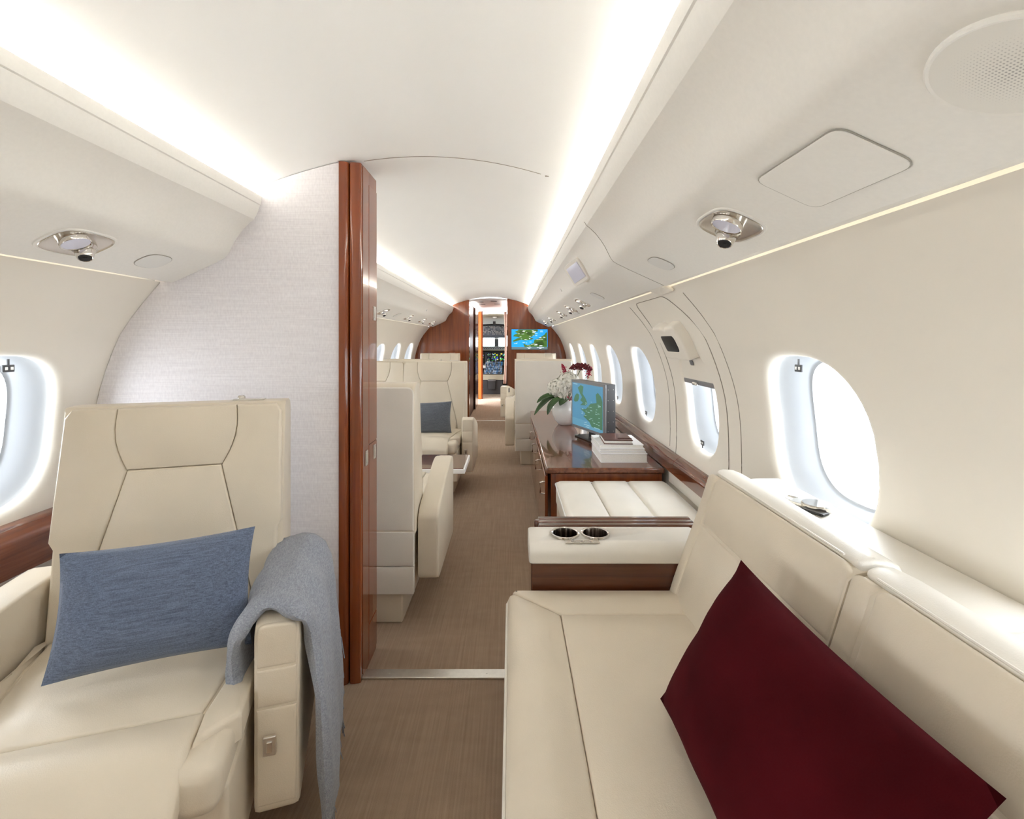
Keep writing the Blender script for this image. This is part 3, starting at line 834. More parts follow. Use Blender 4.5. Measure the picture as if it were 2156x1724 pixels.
# centre pedestal
r = tag(empty('centre_pedestal', (-.42, 11.35, .45)), 'cockpit centre pedestal with throttle levers and lit keys', 'pedestal')
q = MB(); q.prism([(-.45, -.45), (.45, -.45), (.45, .24), (-.45, .02)], lambda a, b_, h: Vector((h, a, b_)), -.22, .22); q.build('body', 'dgrey', r)
q = MB(); q2 = MB(); q3 = MB()
for i in range(20):
    for j in range(12):
        x = -.20 + .40 * i / 19; t = j / 11; y = -.42 + .84 * t; z = .03 + .215 * t
        k = rs.random()
        (q if k < .35 else q2 if k < .6 else q3).box((x, y, z), (.014, .03, .012))
tag(q.build('keys', 'lit_white', r, smooth=False), kind='stuff'); tag(q2.build('blue_keys', 'scr_cyan', r, smooth=False), kind='stuff'); tag(q3.build('dark_keys', 'panel_grey', r, smooth=False), kind='stuff')
for x in (-.14, -.03, .05, .16):
    q = MB(); q.box((x, .05, .20), (.018, .03, .13), .004); q.box((x, .05, .275), (.036, .035, .03), .01); q.build('throttle_lever', 'grey' if x != -.14 else 'white', r, wn=True)
bx('front_face', (0, -.47, -.06), (.60, .03, .12), 'cream_dark', r, .005)
bx('jump_seat', (-.02, -.49, -.22), (.17, .03, .22), 'dgrey', r, .01)
bx('jump_seat_frame', (-.02, -.50, -.13), (.19, .02, .02), 'grey', r, .004)
# pilot seat edge
r = tag(empty('pilot_seat', (-.93, 11.0, 0)), 'pale sheepskin pilot seat glimpsed beside the cockpit entry', 'seat')
q = MB(); q.box((0, 0, .78), (.40, .12, .55), .05, 4); q.build('backrest', 'cream_dark', r, wn=True)
bx('seat', (0, .22, .42), (.44, .46, .14), 'cream_dark', r, .04)
bx('base', (0, .2, .17), (.3, .35, .34), 'dgrey', r, .01)
q = MB(); q.box((.30, .2, .62), (.07, .34, .07), .02); q.build('armrest', 'white', r, wn=True)

# ------------------------------------------------------------------ side ledges
def ledge(side, y0, y1, z0, z1, d, label):
    r = empty('side_ledge', (AX + side * 1.1, y0, z0))
    off = r.location
    q = MB()
    dw = wdx((z0 + z1) / 2) + .02
    P = round_poly([(dw, z0), (dw - d, z0), (dw - d, z1 - .028), (dw - d + min(.05, d * .6), z1), (dw, z1)], [0, .004, .012, .012, 0])
    q.prism(P, lambda a, b_, h: Vector((AX + side * a, h, b_)) - off, y0, y1)
    q.build('board', 'wood_y', r, ang=30)
    return tag(r, label, 'ledge')
o = ledge(1, 1.535, 2.42, .555, .645, .06, 'mahogany wall ledge behind the white bench cushion')
o = ledge(1, 2.424, 7.35, .555, .645, .06, 'mahogany wall ledge along the right windows past the credenza books')
o = ledge(-1, Y_AFT + .01, Y_PART - .01, .56, .69, .10, 'mahogany wall ledge behind the near armchair')
o = ledge(-1, 1.93, 7.35, .56, .67, .05, 'mahogany wall ledge beside the far left seats')

# ------------------------------------------------------------------ emergency exit in the right wall
r = struct(empty('door_1', (AX + 1.1, 2.2, 1.0)), 'emergency exit panel in the right wall with handle cover', 'emergency exit')
off = r.location.copy()
out = dens(round_poly([(1.90, .62), (1.90, 1.30), (2.0, 1.428), (2.47, 1.428), (2.50, 1.30), (2.50, .62)], [.02, .08, .05, .05, .1, .02], 8), .04)
q = MB(); q.tube([wpt(1, a, b_, .0012) - off for a, b_ in out], .0018, 5); q.build('seam', 'seam', r)
for yy in (1.795, 2.60):
    q = MB(); q.tube([wpt(1, yy, z, .0012) - off for z in np.linspace(.66, 1.42, 40)], .0012, 5); q.build('seam', 'seam', r)
q = MB(); P = round_poly([(2.05, 1.165), (2.35, 1.165), (2.35, 1.325), (2.24, 1.325), (2.22, 1.312), (2.18, 1.312), (2.16, 1.325), (2.05, 1.325)], [.02, .02, .02, .008, .006, .006, .008, .02])
q.panel(dens(P, .03), lambda a, b_, h: wpt(1, a, b_, .048 + h) - off, .012, .06, 0.001); hc = q.build('handle_cover', 'wall', r)
q = MB(); q.panel(round_poly([(2.11, 1.205), (2.28, 1.205), (2.28, 1.285), (2.11, 1.285)], .02), lambda a, b_, h: wpt(1, a, b_, .0505 + h) - off, .001, .002, 0); q.build('handle_window', 'black', hc)
q = MB(); q.panel(round_poly([(2.13, 1.225), (2.2, 1.225), (2.2, 1.25), (2.13, 1.25)], .01), lambda a, b_, h: wpt(1, a, b_, .0512 + h) - off, .001, .001, 0); q.build('handle', 'stem', hc)
# lowered blind over the exit window
q = MB(); q.panel(dens([(1.985, 1.05), (2.375, 1.05), (2.36, 1.17), (2.00, 1.17)], .03), lambda a, b_, h: wpt(1, a, b_, -.012 + h) - off, .002, .006, .002); bl = q.build('blind', 'wall', r)
q = MB(); q.panel(dens([(1.985, 1.030), (2.375, 1.030), (2.375, 1.052), (1.985, 1.052)], .03), lambda a, b_, h: wpt(1, a, b_, -.010 + h) - off, .002, .004, 0); q.build('blind_bar', 'grey', bl)
q = MB(); q.box((0, 0, 0), (.012, .05, .014), .005); q.build('pull_tab', 'metal', bl, wn=True, loc=wpt(1, 2.2, 1.038, .0) - off)
q = MB(); q.panel(round_poly([(2.165, 1.122), (2.205, 1.122), (2.205, 1.146), (2.165, 1.146)], .008), lambda a, b_, h: wpt(1, a, b_, -.006 + h) - off, .001, .002, 0); q.build('button_pad', 'grey', bl)

# ------------------------------------------------------------------ club seats
def shell_fn(y0): return lambda a, b_, h: Vector((a, y0 - h, b_))
def seat_front(a, z, h):
    return Vector((a, .135 + (z - .42) * .165 - h, z))
def arc(p0, p1, sag, n=6):
    a, b_ = Vector(p0), Vector(p1); d = b_ - a; nn_ = Vector((-d.y, d.x)).normalized()
    return [tuple(a.lerp(b_, k / n) + nn_ * sag * math.sin(PI * k / n)) for k in range(n + 1)]
def make_seat(arms=(1, -1), lm='leather', level=False):
    r = empty('club_seat')
    # backrest core: upright rear face, sloping front
    prof = round_poly([(.375, .40), (.375, 1.035), (.335, 1.05), (.262, 1.05), (.165, .44), (.165, .40)], [.0, .03, .012, .012, 0, 0])
    bk = empty('tmp')
    COL.objects.unlink(bk); bpy.data.objects.remove(bk)
    q = MB()
    W2 = [(-.283, .0), (-.279, .006), (-.270, .010)]
    q.loft([[Vector((x, y + (0.27 - y) * k, z - k * (z - .7) * .02)) for y, z in prof] for x, k in ((-.283, .10), (-.280, .04), (-.268, 0), (0, 0), (.268, 0), (.280, .04), (.283, .10))])
    core = q.build('backrest', lm, r, ang=50)
    # front upholstery panels
    hl = arc((-.150, 1.044), (-.118, .875), -.016); hr = arc((.118, .875), (.150, 1.044), -.016)
    head = hl + hr
    q = MB(); q.panel(dens(head, .025), seat_front, .006, .035, .012); q.build('headrest_pad', lm, core)
    mid = [(-.116, .8735), (-.205, .52), (-.20, .44), (.20, .44), (.205, .52), (.116, .8735)]
    q = MB(); q.panel(dens(mid, .025), seat_front, .006, .035, .010); q.build('centre_pad', lm, core)
    for s_ in (-1, 1):
        ha = arc((.118, .875), (.150, 1.044), -.016)
        wing = [(.282, .70), (.273, 1.022), (.258, 1.044)] + [(x + .001, z) for x, z in ha[::-1]] + [(.1175, .8725), (.207, .52), (.222, .44), (.268, .44), (.270, .68)]
        wing = [(s_ * x, z) for x, z in wing]
        q = MB(); q.panel(dens(wing, .025), seat_front, .008, .035, .008); q.build('wing_pad', lm, core)
    # rear shell
    def rear(a, b_, h): return Vector((a, .378 + h, b_))
    q = MB(); q.panel(dens(round_poly([(-.278, .415), (.278, .415), (.278, 1.035), (-.278, 1.035)], [.005, .005, .03, .03]), .05), rear, .006, .02, .003); q.build('rear_panel', 'leather2', core)
    q = MB(); q.box((0, .01, .26), (.54, .70, .24), .012); base = q.build('seat_base', lm, r, wn=True)
    q = MB(); q.panel(dens([(-.278, .262), (.278, .262), (.278, .411), (-.278, .411)], .05), rear, .004, .03, .002); q.panel(dens([(-.278, .14), (.278, .14), (.278, .258), (-.278, .258)], .05), rear, .004, .03, .002)
    q.build('rear_skirt', 'leather2', base)
    q = MB(); q.box((0, .10, .072), (.45, .50, .142), .008); q.build('pedestal', lm, r, wn=True)
    # cushion
    def top(a, b_, h):
        f = max(0, (-.24 - b_)) / .2
        return Vector((a, b_, .470 + .012 * f - .06 * max(0, b_ + .05) + h - .0 * f))
    q = MB(); q.box((0, -.05, .41), (.535, .68, .10), .03); cu = q.build('seat_cushion', lm, r, wn=True)
    q = MB(); q.panel(dens([(-.262, .16), (.262, .16), (.198, -.248), (-.198, -.248)], .03), top, .010, .03, .014); q.build('rear_pad', lm, cu)
    def topf(a, b_, h):
        t = max(0, -.30 - b_)
        return Vector((a, b_ , .474 - 1.6 * t * t - .5 * max(0, t - .06) + h))
    q = MB(); q.panel(dens(round_poly([(-.205, -.252), (.205, -.252), (.205, -.43), (-.205, -.43)], [.004, .004, .02, .02]), .025), topf, .012, .05, .014); q.build('front_pad', lm, cu)
    for s_ in (-1, 1):
        bo = [(s_ * x, y) for x, y in ((.272, .16), (.202, -.25), (.208, -.335), (.278, -.27))]
        q = MB(); q.panel(dens(bo, .025), top, .014, .06, .012); q.build('bolster', lm, cu)
    # arms
    for s_ in arms:
        ap = round_poly([(-.205, .18), (-.205, .603), (-.12, .612), (.10, .608 if level else .555), (.30, .600 if level else .49), (.33, .57 if level else .46), (.33, .18)], [.02, .03, .06, .06, .05, .03, .03])
        q = MB()
        xs = ((.287, .012), (.289, .004), (.297, 0), (.367, 0), (.377, .004), (.380, .012))
        c_ = Vector((.03, .40))
        q.loft([[Vector((s_ * x, c_.x + (y - c_.x) * (1 - k * 2), c_.y + (z - c_.y) * (1 - k * 2.4))) for y, z in ap] for x, k in xs])
        am = q.build('armrest', lm, r, ang=50)
        q = MB()
        def front(a, b_, h): return Vector((s_ * .3335 + a, -.207 - h, b_))
        for z0, z1 in ((.508, .602), (.420, .505), (.20, .417)):
            q2 = MB(); q2.panel(dens(round_poly([(-.042, z0), (.042, z0), (.042, z1), (-.042, z1)], [.004, .004, .02 if z1 > .59 else .004, .02 if z1 > .59 else .004]), .04), front, .006, .012, .002)
            fp = q2.build('arm_front_panel', lm, am)
        q2 = MB(); q2.box((s_ * .286, -.10, .545), (.004, .05, .06), .001); q2.build('control_panel', 'dgrey', am, wn=True)
        q2 = MB(); q2.box((s_ * .3335 - .012, -.220, .345), (.026, .008, .042), .002); q2.build('latch', 'metal', fp, wn=True)
        q2 = MB(); q2.box((s_ * .3335 - .012, -.2245, .345), (.012, .005, .024), .002); q2.build('latch_paddle', 'chrome', fp, wn=True)
    # cap plate on top of the back
    q = MB(); q.box((.17, .31, 1.052), (.09, .028, .004), .001); q.build('headrest_control', 'metal', core, wn=True)
    return r
G = 'cream leather club seats'
seat = make_seat(level=True); row_seat = make_seat(); row_used = []
seat.location = (-.905, 1.165, 0); seat.rotation_euler = (0, 0, math.radians(17))
tag(seat, 'cream armchair in front of the fabric partition holding a blue cushion', 'seat', G)
def place(x, y, rz, lab, drop=None):
    o = copy_tree(row_seat) if row_used else row_seat
    row_used.append(o); o.location = (x, y, 0); o.rotation_euler = (0, 0, math.radians(rz))
    if drop is not None:
        for ch in list(kids(o)):
            if ch.name.startswith('armrest'):
                xs = sum(v_.co.x for v_ in ch.data.vertices)
                if drop == 0 or (xs > 0) == (drop > 0):
                    for g in kids(ch):
                        for gg in kids(g): bpy.data.objects.remove(gg)
                        bpy.data.objects.remove(g)
                    bpy.data.objects.remove(ch)
    return tag(o, lab, 'seat', G)
place(-.70, 2.43, 180, 'cream seat seen from behind right next to the wood pillar')
place(-.685, 4.02, 0, 'cream seat facing back with the charcoal cushion beside the aisle', -1)
place(-1.236, 4.02, 0, 'cream window seat beside the seat with the charcoal cushion', 0)
place(.32, 5.08, 180, 'pale seat back facing away at the far end of the credenza')
place(-.985, 5.05, 180, 'cream seat back just showing over the charcoal cushioned pair')
place(.275, 6.62, -17, 'far seat facing back in front of the wall screen')
place(-1.03, 6.62, 0, 'far seat facing back against the left mahogany bulkhead')

# ------------------------------------------------------------------ cushions
def pillow_mesh(w_, h_, t_, n_=26, pinch=.06, wr=.004, seed=0):
    q = MB()
    for sg in (1, -1):
        rows = []
        for j in range(n_ + 1):
            v_ = -1 + 2 * j / n_
            row = []
            for i in range(n_ + 1):
                u_ = -1 + 2 * i / n_
                x = w_ / 2 * u_ * (1 - pinch * (1 - u_ * u_ * 0) * (1 - v_ * v_))
                z = h_ / 2 * v_ * (1 - pinch * (1 - u_ * u_))
                pr = max(0, (1 - abs(u_) ** 2.2)) ** .62 * max(0, (1 - abs(v_) ** 2.2)) ** .62
                d = t_ / 2 * pr + (wr * noise.noise(Vector((u_ * 3 + seed, v_ * 3, sg))) * min(1, pr * 3))
                row.append((x, -sg * d, z))
            rows.append(row)
        q.grid(rows)
    return q
def pillow(name, w_, h_, t_, mat, loc, ax_x, ax_z, lab, seed=0):
    """ax_x, ax_z: directions of the cushion's width and height"""
    q = pillow_mesh(w_, h_, t_, seed=seed)
    o = q.build(name, mat, None, ang=80)
    ex = Vector(ax_x).normalized(); ez = Vector(ax_z); ez = (ez - ex * ez.dot(ex)).normalized(); ey = ez.cross(ex)
    mt = Matrix((ex, ey, ez)).transposed().to_4x4(); mt.translation = Vector(loc)
    o.matrix_basis = mt
    return tag(o, lab, 'cushion')
pillow('lumbar_cushion', .398, .258, .12, 'pillow_blue', (-.812, 1.09, .645), (.95, .28, .045), (-.07, .30, .9), 'slate blue woven cushion leaning on the near armchair', 3)
pillow('lumbar_cushion', .42, .26, .12, 'pillow_grey', (-.70, 3.92, .60), (1, 0, .03), (0, .25, .95), 'charcoal woven cushion on the far aisle seat', 5)
pillow('velvet_cushion', .52, .335, .17, 'velvet', (.405, .735, .635), (-.03, 1, 0), (.161, .016, .271), 'burgundy velvet cushion leaning on the cream sofa', 9)

# ------------------------------------------------------------------ blanket over the arm
r = empty('throw_blanket', seat.location, math.radians(17))
path = [(.262, .450), (.256, .49), (.258, .54), (.266, .580), (.282, .606), (.306, .617), (.335, .618), (.362, .614), (.384, .598), (.396, .56), (.404, .50), (.418, .42), (.424, .32), (.430, .20), (.432, .13)]
pl = []
for k in range(len(path) - 1):
    for t in (0, .33, .66): pl.append(tuple(Vector(path[k]).lerp(Vector(path[k + 1]), t)))
pl.append(path[-1])
def nrm2(k):
    d = Vector(pl[min(k + 1, len(pl) - 1)]) - Vector(pl[max(k - 1, 0)]); d.normalize()
    return Vector((-d.y, d.x))
q = MB(); loops = []
ny = 16
for k, (x, z) in enumerate(pl):
    nn_ = nrm2(k); s_ = k / (len(pl) - 1)
    lo = []; yn = -.190 + .020 * math.sin(s_ * 21) * (1 if s_ < .75 else .3) - .03 * max(0, s_ - .5) ; yf = .235 - .02 * s_
    th = .014 + .003 * math.sin(s_ * 30)
    ring = [(yn + (yf - yn) * i / ny, 1) for i in range(ny + 1)] + [(yf + .008, 0)] + [(yf - (yf - yn) * i / ny, -1) for i in range(ny + 1)] + [(yn - .012, 0)]
    for (yy, sg) in ring:
        base_ = max(0, -(yy + .05)) * .0
        wv = .006 * math.sin(yy * 30 + s_ * 5) * min(1, abs(s_ - .38) * 4) + .003 * noise.noise(Vector((yy * 20, s_ * 12, 0)))
        lift = .0
        # follow the sloping arm towards the rear
        drop = -.02 * max(0, yy + .10) * max(0, 1 - abs(s_ - .40) / .30)
        p = Vector((x, z + drop)) + nn_ * (.012 + sg * th + wv)
        lo.append((p.x, yy, p.y))
    loops.append(lo)
q.loft(loops); q.build('wool_cloth', 'wool', r, ang=70)
q = MB()
for i in range(46):
    yy = -.19 + .32 * i / 45; x0 = .444 + .008 * math.sin(i * 1.7)
    q.tube([(x0, yy, .135), (x0 + rs.uniform(-.004, .008), yy + rs.uniform(-.006, .006), .10), (x0 + rs.uniform(-.004, .012), yy + rs.uniform(-.012, .012), .055)], .0022, 5, .0012)
for i in range(24):
    z0 = .12 + .28 * i / 23
    q.tube([(.428, .12, z0), (.452 + rs.uniform(-.004, .004), .128, z0 - .012), (.458 + rs.uniform(-.006, .006), .130 + rs.uniform(-.004, .01), z0 - .075)], .0026, 5, .0014)
tag(q.build('fringe', 'wool', r), kind='stuff')
tag(r, 'grey wool throw with fringe draped over the near armchair arm', 'blanket')
# small knob on the partition above the armchair back
q = MB(); q.lathe([(0, .012), (.008, .011), (.012, .006), (.012, 0)], n=18)
o = q.build('coat_knob', 'chrome'); o.location = (-.865, 1.525, 1.052); tag(o, 'small chrome knob on top of the near armchair back', 'knob')

# ------------------------------------------------------------------ sofa
r = tag(empty('sofa', (.3, .6, 0)), 'long cream leather sofa along the right wall in the foreground', 'sofa')
off = Vector((.3, .6, 0))
SY0, SY1 = -.75, 1.47
q = MB(); q.box(Vector((.29, (SY0 + SY1) / 2, .235)) - off, (.585, SY1 - SY0 - .01, .36), .025, 4); q.build('base', 'leather', r, wn=True)
q = MB(); q.box(Vector((.33, (SY0 + SY1) / 2, .03)) - off, (.46, SY1 - SY0 - .06, .058), .004); q.build('plinth', 'wood_dark', r, wn=True)
def seat_top(a, b_, h):
    e = max(0, .035 - (a + .012)) / .035
    return Vector((a, b_, .470 + h - .018 * e * e)) - off
cush = empty('x'); bpy.data.objects.remove(cush)
q = MB(); q.panel(dens(round_poly([(-.010, SY0), (.140, SY0), (.140, 1.335), (-.010, 1.466)], [.0, .0, .0, .03]), .04), seat_top, .010, .10, .012); cu = q.build('seat_cushion', 'leather', r)
q = MB(); q.panel(dens(round_poly([(-.0085, 1.468), (.1405, 1.3365), (.60, 1.3365), (.60, 1.468)], [.03, .0, .0, .0]), .04), seat_top, .010, .10, .012); q.build('end_border', 'leather', cu)
q = MB(); q.panel(dens([(.1405, SY0), (.60, SY0), (.60, 1.336), (.1405, 1.336)], .05), seat_top, .006, .05, .006); q.build('centre_pad', 'leather', cu)
# piping along the front edge
q = MB(); q.tube([Vector((-.012, y, .445)) - off for y in np.linspace(SY0, 1.43, 20)] + [Vector((.0, 1.466, .445)) - off], .0035, 6); q.build('piping', 'leather2', cu)
BP = [(.485, .45), (.500, .50), (.530, .585), (.565, .680), (.573, .702), (.590, .755), (.604, .800), (.611, .822), (.624, .835), (.660, .842), (.695, .838), (.714, .824), (.722, .80)]
BL = [0]
for k in range(len(BP) - 1): BL.append(BL[-1] + (Vector(BP[k + 1]) - Vector(BP[k])).length)
def bpath(s_):
    s_ = max(0, min(BL[-1] - 1e-6, s_)); k = max(i for i in range(len(BL) - 1) if BL[i] <= s_)
    t = (s_ - BL[k]) / (BL[k + 1] - BL[k]); p = Vector(BP[k]).lerp(Vector(BP[k + 1]), t)
    e = .02
    def raw(u_):
        u_ = max(0, min(BL[-1] - 1e-6, u_)); kk = max(i for i in range(len(BL) - 1) if BL[i] <= u_)
        return Vector(BP[kk]).lerp(Vector(BP[kk + 1]), (u_ - BL[kk]) / (BL[kk + 1] - BL[kk]))
    d = (raw(s_ + e) - raw(s_ - e)).normalized()
    return p, Vector((-d.y, d.x))
def back_fn(a, b_, h):
    p, nn_ = bpath(b_)
    return Vector((p.x + nn_.x * h, a, p.y + nn_.y * h)) - off
def back_section(y0, y1, far_round, dz=0):
    # solid core
    core_p = BP + [(.725, .45)]
    q = MB(); loops = []
    for yy, k in ((y0 - .002, .03), (y0 + .008, .012), (y0 + .02, .008), (y1 - .02, .008), (y1 - .008, .012), (y1, .03)):
        loops.append([Vector((.63 + (x - .63) * (1 - k * .5) - .0, yy, .45 + (z - .45 - .008) * (1 - k))) - off for x, z in core_p])
    q.loft(loops); bk = q.build('backrest', 'leather', r, ang=50)
    bk.location.z = dz
    s1, s2 = BL[3] + .012, BL[8]
    cr = .07 if far_round else .02
    q = MB(); q.panel(dens(round_poly([(y0, .0), (y1 - .055, .0), (y1 - .055, s1 - .002), (y0, s1 - .002)], .006), .03), back_fn, .010, .03, .010); q.build('lower_pad', 'leather', bk)
    q = MB(); q.panel(dens(round_poly([(y0, s1), (y1 - .055, s1), (y1 - .055, s2), (y0, s2)], [.006, .006, .03, .03]), .025), back_fn, .012, .03, .010); q.build('upper_pad', 'leather', bk)
    q = MB(); q.panel(dens(round_poly([(y1 - .053, 0), (y1 + .004, 0), (y1 + .004, s2), (y1 - .053, s2)], [.006, .016, .04, .006]), .02), back_fn, .014, .03, .006); q.build('side_border', 'leather', bk)
    q = MB(); q.panel(dens(round_poly([(y0, s2 + .002), (y1, s2 + .002), (y1, BL[-1]), (y0, BL[-1])], [.012, .03, .03, .012]), .02), back_fn, .010, .03, .004); q.build('top_pad', 'leather2', bk)
    q = MB(); q.tube([back_fn(y, s2 + .001, .006) for y in np.linspace(y0 + .025, y1 - .05, 24)], .0024, 6); q.build('piping', 'leather2', bk)
back_section(.862, 1.475, True)
back_section(.30, .856, False, -.006)
back_section(-.75, .294, False, -.006)
# padded ledge behind the sofa
r = tag(empty('sofa_ledge', (.79, .6, .7)), 'padded cream ledge between the sofa back and the right wall', 'ledge')
off2 = Vector((.79, .6, .7))
def ledge_pad(y0, y1, rr):
    q = MB()
    def f(a, b_, h): return Vector((b_, a, .797 + h)) - off2
    q.panel(dens(round_poly([(y0, .733), (y1, .733), (y1, .868), (y0, .868)], rr), .02), f, .014, .26, .004); q.build('pad', 'leather2', r)
ledge_pad(.735, 1.535, [0, .10, .02, 0]); ledge_pad(-.75, .73, 0)
# belt buckle
r = tag(empty('seat_belt_buckle', (.795, 1.235, .8)), 'chrome seat belt buckle lying on the sofa ledge under the window', 'buckle')
r.rotation_euler = (0, 0, math.radians(-62))
q = MB(); q.lathe([(.034, .002), (.036, .006), (.036, .014), (.033, .017), (.0, .0175)], (0, 0, 0), 28); q.build('cover', 'chrome', r)
q = MB(); q.box((-.045, .0, .006), (.04, .045, .008), .002); q.build('tongue_slot', 'metal', r, wn=True)
q = MB(); q.tube([(-.06, -.02, .008), (-.085, -.012, .009), (-.085, .014, .009), (-.06, .02, .008)], .003, 6); q.build('loop', 'chrome', r)
q = MB(); q.box((.01, -.03, .004), (.06, .03, .006), .002); q.build('webbing', 'black', r, wn=True)

# ------------------------------------------------------------------ console with cup holders
r = tag(empty('console', (.3, 1.56, 0)), 'console with cream padded top and two steel cup holders beside sofa', 'console')
off3 = Vector((.3, 1.56, 0))
q = MB(); q.box(Vector((.335, 1.545, .28)) - off3, (.545, .130, .556), .006); q.build('body', 'wood_x', r, wn=True)
q = MB()
prof = round_poly([(1.472, .545), (1.472, .584), (1.492, .603), (1.612, .608), (1.612, .545)], [.007, .02, .02, .007, .0], 6)
q.loft([[Vector((x, 1.54 + (y - 1.54) * (1 - k), .575 + (z - .575) * (1 - k * 1.6))) - off3 for y, z in prof] for x, k in ((.056, .10), (.059, .03), (.067, 0), (.60, 0), (.607, .03), (.61, .10))])
tp = q.build('padded_top', 'leather2', r, ang=35)
def bool_cut(o, cutter_mb):
    c = cutter_mb.build('cutter', 'black'); 
    if o.parent is not None: c.parent = o.parent
    md = o.modifiers.new('cut', 'BOOLEAN'); md.object = c; md.operation = 'DIFFERENCE'; md.solver = 'EXACT'
    bpy.context.view_layer.update()
    me = bpy.data.meshes.new_from_object(o.evaluated_get(bpy.context.evaluated_depsgraph_get()))
    o.modifiers.clear(); o.data = me; bpy.data.objects.remove(c)
q = MB()
for x in (.177, .276): q.lathe([(.040, .548), (.040, .66)], Vector((x, 1.557, 0)) - off3, 40)
bool_cut(tp, q)
for x in (.177, .276):
    q = MB(); q.lathe([(.039, .606), (.0395, .609), (.043, .6115), (.0465, .610), (.047, .605)], Vector((x, 1.557, 0)) - off3, 40, None, False); ch = q.build('cup_holder_rim', 'chrome', tp)
    q = MB(); q.lathe([(.0395, .609), (.038, .600), (.036, .5520), (0, .5515)], Vector((x, 1.557, 0)) - off3, 40, None, False); q.build('cup_well', 'steel', ch)
q = MB(); q.box(Vector((.225, 1.499, .604)) - off3, (.108, .022, .003), .001); cp = q.build('control_plate', 'dish', tp, wn=True)
for x in (.197, .225, .253):
    q = MB(); q.lathe([(.007, .607), (.0065, .6095), (0, .61)], Vector((x, 1.499, -.002)) - off3, 14); q.build('control_button', 'chrome', cp)
# folded table leaf stowed behind the console
r = tag(empty('folding_table', (.36, 1.705, 0)), 'folded mahogany table leaf with rounded lip behind the console', 'table')
q = MB()
for k in range(3): q.box((.005, -.073 + .0285 * k, .30), (.545 - .002 * k, .0275, .618 + .001 * k), .006)
q.build('leaf', 'wood_x', r, wn=True)
q = MB(); q.lathe([(.012, .590), (.012, .606), (.008, .612), (0, .613)], (-.268, -.045, 0), 14); q.build('hinge', 'wood_x', r)

# ------------------------------------------------------------------ bench with white quilted cushion
r = tag(empty('bench', (.52, 2.13, 0)), 'low bench with white three channel cushion before the credenza', 'bench')
off4 = Vector((.52, 2.13, 0))
q = MB(); q.box(Vector((.535, 2.125, .20)) - off4, (.585, .80, .395), .008); q.build('base', 'leather', r, wn=True)
cu = None
def bt(a, b_, h): return Vector((a, b_, .498 + h)) - off4
ex_ = [(.235, .425), (.428, .615), (.618, .815)]
for i, (a, b_) in enumerate(ex_):
    q = MB(); q.panel(dens(round_poly([(a, 1.745), (b_, 1.745), (b_, 2.522), (a, 2.522)], [.03 if i == 0 else 0, .03 if i == 2 else 0, .03 if i == 2 else 0, .04 if i == 0 else 0]), .03), bt, .022, .10, .012)
    o = q.build('cushion_channel', 'white_leather', r)
q = MB(); lo = round_poly([(.233, 1.743), (.817, 1.743), (.817, 2.524), (.233, 2.524)], .035)
q.tube([bt(a, b_, -.014) for a, b_ in lo + lo[:1]], .0032, 6); q.build('piping', 'white', r)
# leather end pad below the wall ledge
q = MB(); q.panel(dens([(1.75, .49), (2.53, .49), (2.53, .552), (1.75, .552)], .04), lambda a, b_, h: Vector((.838 - h, a, b_)) - off4, .005, .03, .003); q.build('side_pad', 'leather2', r)
q = MB(); q.box(Vector((.835, 2.06, .53)) - off4, (.006, .045, .03), .002); q.build('socket_plate', 'white', r, wn=True)

# ------------------------------------------------------------------ credenza
CX0, CX1, CYN, CYF, CZ = .195, .815, 2.55, 4.60, .556
r = tag(empty('credenza', (.49, 3.55, 0)), 'low glossy mahogany credenza carrying the vase, screen and books', 'credenza')
off5 = Vector((.49, 3.55, 0))
q = MB(); q.box(Vector(((CX0 + CX1) / 2 + .01, (CYN + CYF) / 2, .262)) - off5, (CX1 - CX0 - .02, CYF - CYN - .02, .518), .004); bd = q.build('body', 'wood', r, wn=True)
q = MB(); q.box(Vector(((CX0 + CX1) / 2, (CYN + CYF) / 2, .540)) - off5, (CX1 - CX0 + .02, CYF - CYN + .03, .032), .013, 5); q.build('worktop', 'wood_y', r, wn=True)
nd = 4; L = (CYF - CYN - .08) / nd
for k in range(nd):
    yc = CYN + .04 + L * (k + .5)
    q = MB(); q.box(Vector((CX0 - .002, yc, .272)) - off5, (.016, L - .006, .455), .004); d = q.build('door', 'wood', r, wn=True)
    q = MB(); q.tube([Vector((CX0 - .011, yc - L * .3, .44)) - off5, Vector((CX0 - .030, yc - L * .3, .435)) - off5, Vector((CX0 - .030, yc - L * .3, .375)) - off5, Vector((CX0 - .011, yc - L * .3, .37)) - off5], .005, 8)
    q.build('handle', 'chrome', d)

